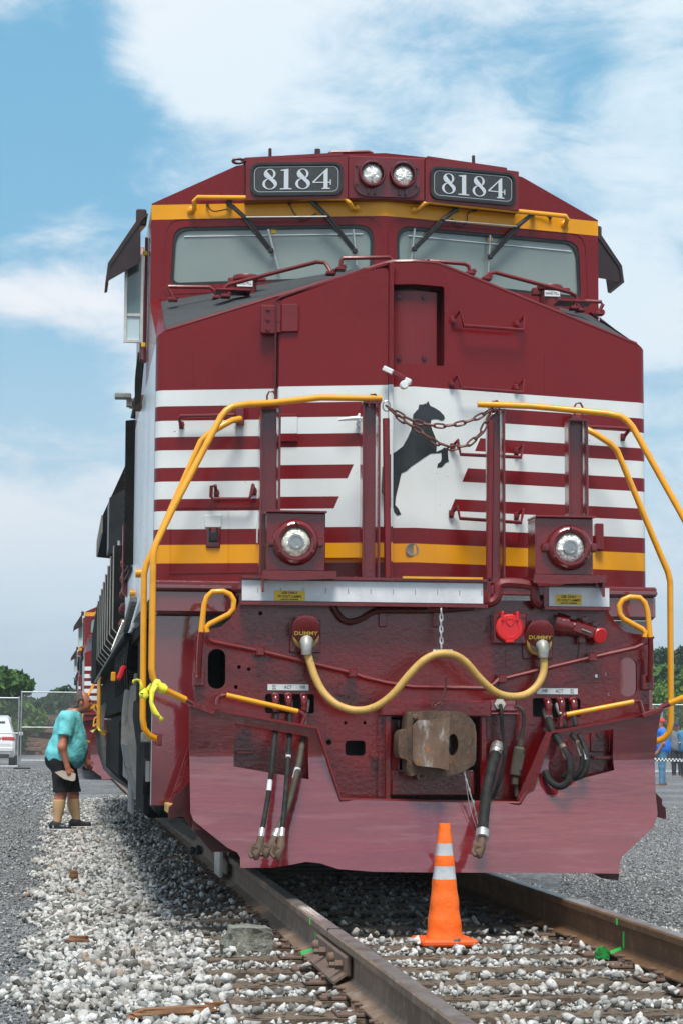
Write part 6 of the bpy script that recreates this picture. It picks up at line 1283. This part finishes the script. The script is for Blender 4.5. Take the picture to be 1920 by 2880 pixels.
# checkered barrier tape between two stakes
mtc = bpy.data.materials.new('checker'); mtc.use_nodes = True; MATS['checker'] = mtc; t = mtc.node_tree; tc_ = t.nodes.new('ShaderNodeTexCoord'); ck_ = t.nodes.new('ShaderNodeTexChecker'); ck_.inputs['Scale'].default_value = 24.; ck_.inputs['Color1'].default_value = (.75, .75, .75, 1); ck_.inputs['Color2'].default_value = (.02, .02, .02, 1); t.links.new(tc_.outputs['Object'], ck_.inputs[0]); t.links.new(ck_.outputs[0], t.nodes['Principled BSDF'].inputs[0])
q0 = A(1780, 2134, 36.); q1 = A(1990, 2140, 36.); BT = thing('barrier_tape', 'black and white checkered barrier tape strung waist-high in front of the people', 'tape', q0); g = MB(); g.add([q0+Vector((0, 0, -.035)), q1+Vector((0, 0, -.035)), q1+Vector((0, 0, .035)), q0+Vector((0, 0, .035))], [(0, 1, 2, 3)]); o = part('strip', g, 'checker', BT); o.modifiers.new('thick', 'SOLIDIFY').thickness = .003
for q in (q0, q1): g = MB(); g.tube([(q.x, q.y+.02, -.4), (q.x, q.y+.02, q.z+.1)], .015, 8); part('stake', g, 'galv', BT)

# ================================================================== CARS (rear towards us)
mat('car_white', (.70, .71, .72), .25, coat=.8); mat('car_glass', (.03, .035, .04), .05, coat=1.); mat('tail_red', (.55, .012, .02), .2, coat=.8); mat('tyre', (.012, .012, .012), .8); mat('car_trim', (.02, .02, .022), .5); mat('car_silver', (.35, .37, .38), .3, metal=.5, coat=.6)
def car(loc, label, paint, group):
    x0, y0, z0 = loc; C_ = thing('parked_car', label, 'car', loc, group); T_ = lambda x, y, z: Vector((x0+x, y0+y, z0+z))
    def sec(w_, zb, zm, zt, wt, y):
        pts = [(-w_*.92, zb), (w_*.92, zb), (w_, zb+.12), (w_*1.0, zm-.10), (w_*.97, zm), (wt, zt-.06), (wt*.90, zt), (-wt*.90, zt), (-wt, zt-.06), (-w_*.97, zm), (-w_, zm-.10), (-w_, zb+.12)]; return [T_(x, y, z) for x, z in pts]
    g = MB(); g.loft([sec(.86, .45, .78, .80, .84, -.02), sec(.95, .34, .95, 1.02, .88, .06), sec(.97, .30, 1.05, 1.72, .70, .34), sec(.97, .28, 1.06, 1.79, .72, .9), sec(.97, .28, 1.06, 1.78, .72, 2.4), sec(.97, .28, 1.04, 1.70, .69, 3.1), sec(.96, .28, 1.02, 1.12, .82, 3.75), sec(.93, .30, .92, 1.0, .80, 4.7), sec(.82, .40, .75, .80, .74, 5.05)], True, True); part('body', g, paint, C_)
    g = MB(); g.prism([T_(-.60, .19, 1.12), T_(.60, .19, 1.12), T_(.58, .30, 1.58), T_(-.58, .30, 1.58)], (0, -.03, 0)); part('rear_window', g, 'car_glass', C_)
    for s in (-1, 1):
        g = MB(); g.prism([T_(s*.925, .6, 1.12), T_(s*.925, 3.2, 1.12), T_(s*.77, 2.9, 1.62), T_(s*.77, .75, 1.62)], (s*.012, 0, .004)); part('side_window', g, 'car_glass', C_)
        g = MB(); g.box(T_(s*.70, .05, .98), (.46, .10, .12), None, .03); part('tail_light', g, 'tail_red', C_)
        for yw in (.95, 3.95):
            g = MB(); g.lathe(T_(s*.72, yw, .37), (s, 0, 0), [(0, .37), (.22, .37), (.25, .33), (.25, .24)], 24); wh = part('wheel', g, 'tyre', C_); g = MB(); g.lathe(T_(s*.94, yw, .37), (s, 0, 0), [(0, .24), (.015, .22), (.02, .06), (.03, 0)], 16); part('rim', g, 'steel', wh)
        g = MB(); g.box(T_(s*1.06, 3.1, 1.14), (.20, .12, .14), None, .03); part('wing_mirror', g, paint, C_)
    g = MB(); g.box(T_(0, .03, .98), (.90, .06, .10), None, .02); part('light_bar', g, 'tail_red', C_); g = MB(); g.box(T_(0, .0, .60), (1.80, .12, .20), None, .05); part('bumper', g, paint, C_); g = MB(); g.box(T_(0, .02, .40), (1.5, .12, .16), None, .04); part('bumper_trim', g, 'car_trim', C_); g = MB(); g.box(T_(0, -.06, .78), (.34, .02, .15), None, .004); part('number_plate', g, 'white', C_)
    return C_
ps = AZ(44, 2157, -.31); car((ps.x-.97, ps.y, -.31), 'white sport-utility car with red tail lights parked behind the fence', 'car_white', 'cars parked beyond the fence')
ps = AZ(1838, 2140, -.42); car((ps.x+.1, ps.y+2, -.42), 'silver car parked behind the person in bright blue', 'car_silver', 'cars parked beyond the fence')

# ================================================================== TIMBER PILE
mat('old_timber', (.12, .075, .055), .9, bump=(6, .8, .03), var=(1.2, (.20, .115, .075), .4, .65)); mat('old_timber_dark', (.055, .038, .032), .9, bump=(6, .8, .03), var=(1.2, (.10, .065, .05), .4, .65))
yt = 104.; pt = A(150, 2100, yt); TP = thing('timber_pile', 'long heap of rust-brown old timbers behind the fence', 'timber pile', (pt.x, yt, -.31)); r_ = random.Random(4)
for k in range(96):
    lv = int((k/96)**1.2*9); zz_ = -.31+.14+lv*.235; wd = 5.0-lv*.32; x = pt.x-.4+r_.uniform(-.5, .5)*wd; L_ = r_.uniform(1.6, 2.9); g = MB(); g.box((x, yt+r_.uniform(-.5, .7)+lv*.08, zz_+r_.uniform(-.05, .05)), (L_, .24, .22), Matrix.Rotation(r_.uniform(-.35, .35), 3, 'Z') @ Matrix.Rotation(r_.uniform(-.10, .10), 3, 'Y'), .02); part('timber', g, 'old_timber' if k % 3 else 'old_timber_dark', TP)

# ================================================================== TREES, HILLS
def leafmat(name, c1, c2):
    m = bpy.data.materials.new(name); m.use_nodes = True; MATS[name] = m; t = m.node_tree; bs = t.nodes['Principled BSDF']; g = t.nodes.new('ShaderNodeNewGeometry'); mx = t.nodes.new('ShaderNodeMix'); mx.data_type = 'RGBA'; t.links.new(g.outputs['Random Per Island'], mx.inputs[0]); mx.inputs[6].default_value = (*c1, 1); mx.inputs[7].default_value = (*c2, 1); t.links.new(mx.outputs[2], bs.inputs['Base Color']); bs.inputs['Roughness'].default_value = .7; bs.inputs['Specular IOR Level'].default_value = .2
leafmat('leaf_dark', (.018, .048, .024), (.045, .095, .035)); leafmat('leaf_mid', (.035, .085, .022), (.075, .15, .030)); leafmat('leaf_light', (.065, .14, .025), (.13, .22, .045)); mat('bark', (.06, .045, .035), .9, bump=(20, .8, .02))
def tree(name, label, base, H_, W, seed, leaf, clear=.2, n=5200, lsz=.20, group=None, blobs=26):
    r = np.random.default_rng(seed); o = thing(name, label, 'tree' if name != 'shrub' else 'shrub', base, group); bx_, by_, bz_ = base; g = MB()
    g.tube([(bx_, by_, bz_-.1), (bx_+.05*W*r.uniform(-1, 1), by_, bz_+H_*.35), (bx_+.06*W*r.uniform(-1, 1), by_, bz_+H_*.85)], [.035*H_*.6, .025*H_*.6, .006*H_], 8, 4); C = []
    for k in range(blobs):
        a = r.uniform(0, 2*math.pi); v = r.uniform(0, 1); z = clear+(1-clear)*v; rad_ = W*.5*(math.sin(math.pi*min(1, .18+.80*(1-v)**.8))**.7)*r.uniform(.35, .95); C.append((bx_+rad_*math.cos(a), by_+rad_*math.sin(a), bz_+H_*min(.95, z)))
        if k < 10: g.tube([(bx_, by_, bz_+H_*max(.15, z*.55)), tuple((np.array([bx_, by_, bz_+H_*z*.8])+np.array(C[-1]))/2), C[-1]], [.012*H_*.6, .008*H_*.6, .003*H_], 6, 3)
    part('trunk', g, 'bark', o); C = np.array(C); br = r.uniform(.10, .19, blobs)*W; k = r.integers(0, blobs, n); dv = r.normal(size=(n, 3)); dv /= np.linalg.norm(dv, axis=1)[:, None]; ctr = C[k]+dv*(br[k]*r.uniform(.45, 1.08, n)**.6)[:, None]*np.array([1, 1, .8])
    u = r.normal(size=(n, 3)); u /= np.linalg.norm(u, axis=1)[:, None]; w2 = np.cross(u, r.normal(size=(n, 3))); w2 /= np.linalg.norm(w2, axis=1)[:, None]; sz = lsz*r.uniform(.6, 1.3, n)[:, None]; V = np.stack([ctr-u*sz, ctr+w2*sz*.55+np.cross(u, w2)*sz*.15, ctr+u*sz, ctr-w2*sz*.55+np.cross(u, w2)*sz*.15], 1).reshape(-1, 3)
    me = bpy.data.meshes.new('crown'); me.from_pydata(V.tolist(), [], np.arange(4*n).reshape(-1, 4).tolist()); link('crown', me, leaf, o); return o
def tr(px, ytop, Y, W, seed, leaf, label, name='tree', **kw):
    p = A(px, ytop, Y); z = gz(p.x, Y)-.05; return tree(name, label, (p.x, Y, z), p.z-z, W, seed, leaf, group=kw.pop('group', 'trees beyond the yard'), **kw)
tr(-25, 1898, 92, 4.2, 1, 'leaf_mid', 'tall dark tree above the white car', n=7000)
tr(62, 1945, 120, 4.6, 2, 'leaf_dark', 'rounded dark tree behind the fence post', n=7000, clear=.12)
tr(30, 1985, 100, 3.6, 3, 'leaf_light', 'light green leafy shrub just behind the white car', 'shrub', n=6000, clear=.05, lsz=.16)
tr(196, 1950, 150, 5.0, 4, 'leaf_dark', 'dark tree behind the head of the man in turquoise', n=7000, clear=.15); tr(240, 1940, 160, 5.0, 5, 'leaf_dark', 'dark tree mostly behind the locomotives', n=4000)
for k, (px, yt_, Y, W, lf, lab) in enumerate(((1840, 1828, 150, 5., 'leaf_dark', 'tall dark tree next to the pilot step handle'), (1888, 1842, 165, 5.5, 'leaf_dark', 'dark tree rising behind the yellow handrail'), (1930, 1830, 155, 6., 'leaf_dark', 'dark tree rising at the end of the tree line'), (1856, 1895, 125, 4.4, 'leaf_mid', 'mid green tree in front of the dark trees'), (1902, 1878, 128, 4.6, 'leaf_light', 'light green bushy tree in front of the dark trees'), (1790, 1850, 160, 6., 'leaf_dark', 'dark tree hidden behind the locomotive front'), (1950, 1890, 122, 4.5, 'leaf_mid', 'mid green tree beside the light green bushy one'), (1868, 1950, 100, 4.2, 'leaf_mid', 'low green shrub growing along the fence'), (1915, 1945, 98, 4.2, 'leaf_light', 'low light green shrub growing along the fence'))):
    tr(px, yt_, Y, W, 20+k, lf, lab, 'tree' if k < 7 else 'shrub', n=7000, clear=.06, lsz=.24 if k < 7 else .17, blobs=34)
r_ = np.random.default_rng(77); n = 26000; xx = np.where(r_.random(n) < .5, r_.uniform(-170, -11, n), r_.uniform(62, 200, n)); yy = r_.uniform(196, 214, n); hh = 7+2.2*np.sin(xx*.31)+1.6*np.sin(xx*.83+1)+r_.normal(size=n)*.4; zz2 = -.4+hh*np.sqrt(r_.random(n)); ctr = np.stack([xx, yy, zz2], 1); u = r_.normal(size=(n, 3)); u /= np.linalg.norm(u, axis=1)[:, None]; w2 = np.cross(u, r_.normal(size=(n, 3))); w2 /= np.linalg.norm(w2, axis=1)[:, None]; V = np.stack([ctr-u*.55, ctr+w2*.38, ctr+u*.55, ctr-w2*.38], 1).reshape(-1, 3); me = bpy.data.meshes.new('tree_line'); me.from_pydata(V.tolist(), [], np.arange(4*n).reshape(-1, 4).tolist()); link('tree_line', me, 'leaf_dark', None, 'stuff', 'dark belt of far-off woodland beyond the yard')['category'] = 'woodland'
mat('forest_hill', (.035, .075, .035), .95, bump=(.03, 1., 12.), var=(.012, (.055, .10, .045), .4, .65))
b = MB(); r_ = np.random.default_rng(3); nxh = 120; ph = r_.uniform(0, 6.28, 8)
def hillz(X): base = 28+95/(1+math.exp(-(X-420)/150.)); return base+sum(6/(k+1)*math.sin(X*.006*(k+1)*1.7+ph[k]) for k in range(6))
Xh = np.linspace(-2200, 3600, nxh); vs = []
for j, (dy, hz_) in enumerate(((0, 0.), (200, .45), (420, .8), (640, 1.), (1200, .3))):
    for X in Xh: vs.append((X, 2500+dy, -2+hz_*hillz(X)))
b.add(vs, [(j*nxh+i, j*nxh+i+1, (j+1)*nxh+i+1, (j+1)*nxh+i) for j in range(4) for i in range(nxh-1)], True); hl_ = part('hills', b, 'forest_hill'); hl_['kind'] = 'structure'
# ------------------------------------------------------------------ air
hm = bpy.data.materials.new('air'); hm.use_nodes = True; t = hm.node_tree; t.nodes.remove(t.nodes['Principled BSDF']); pv_ = t.nodes.new('ShaderNodeVolumePrincipled'); pv_.inputs['Color'].default_value = (.78, .88, .97, 1); pv_.inputs['Density'].default_value = .00042; t.links.new(pv_.outputs[0], t.nodes['Material Output'].inputs['Volume'])
b = MB(); b.box((0, 2200, 78), (9000, 5200, 162)); hzo = link('haze', b.mesh('haze'), None, None, 'stuff'); hzo.data.materials.append(hm)
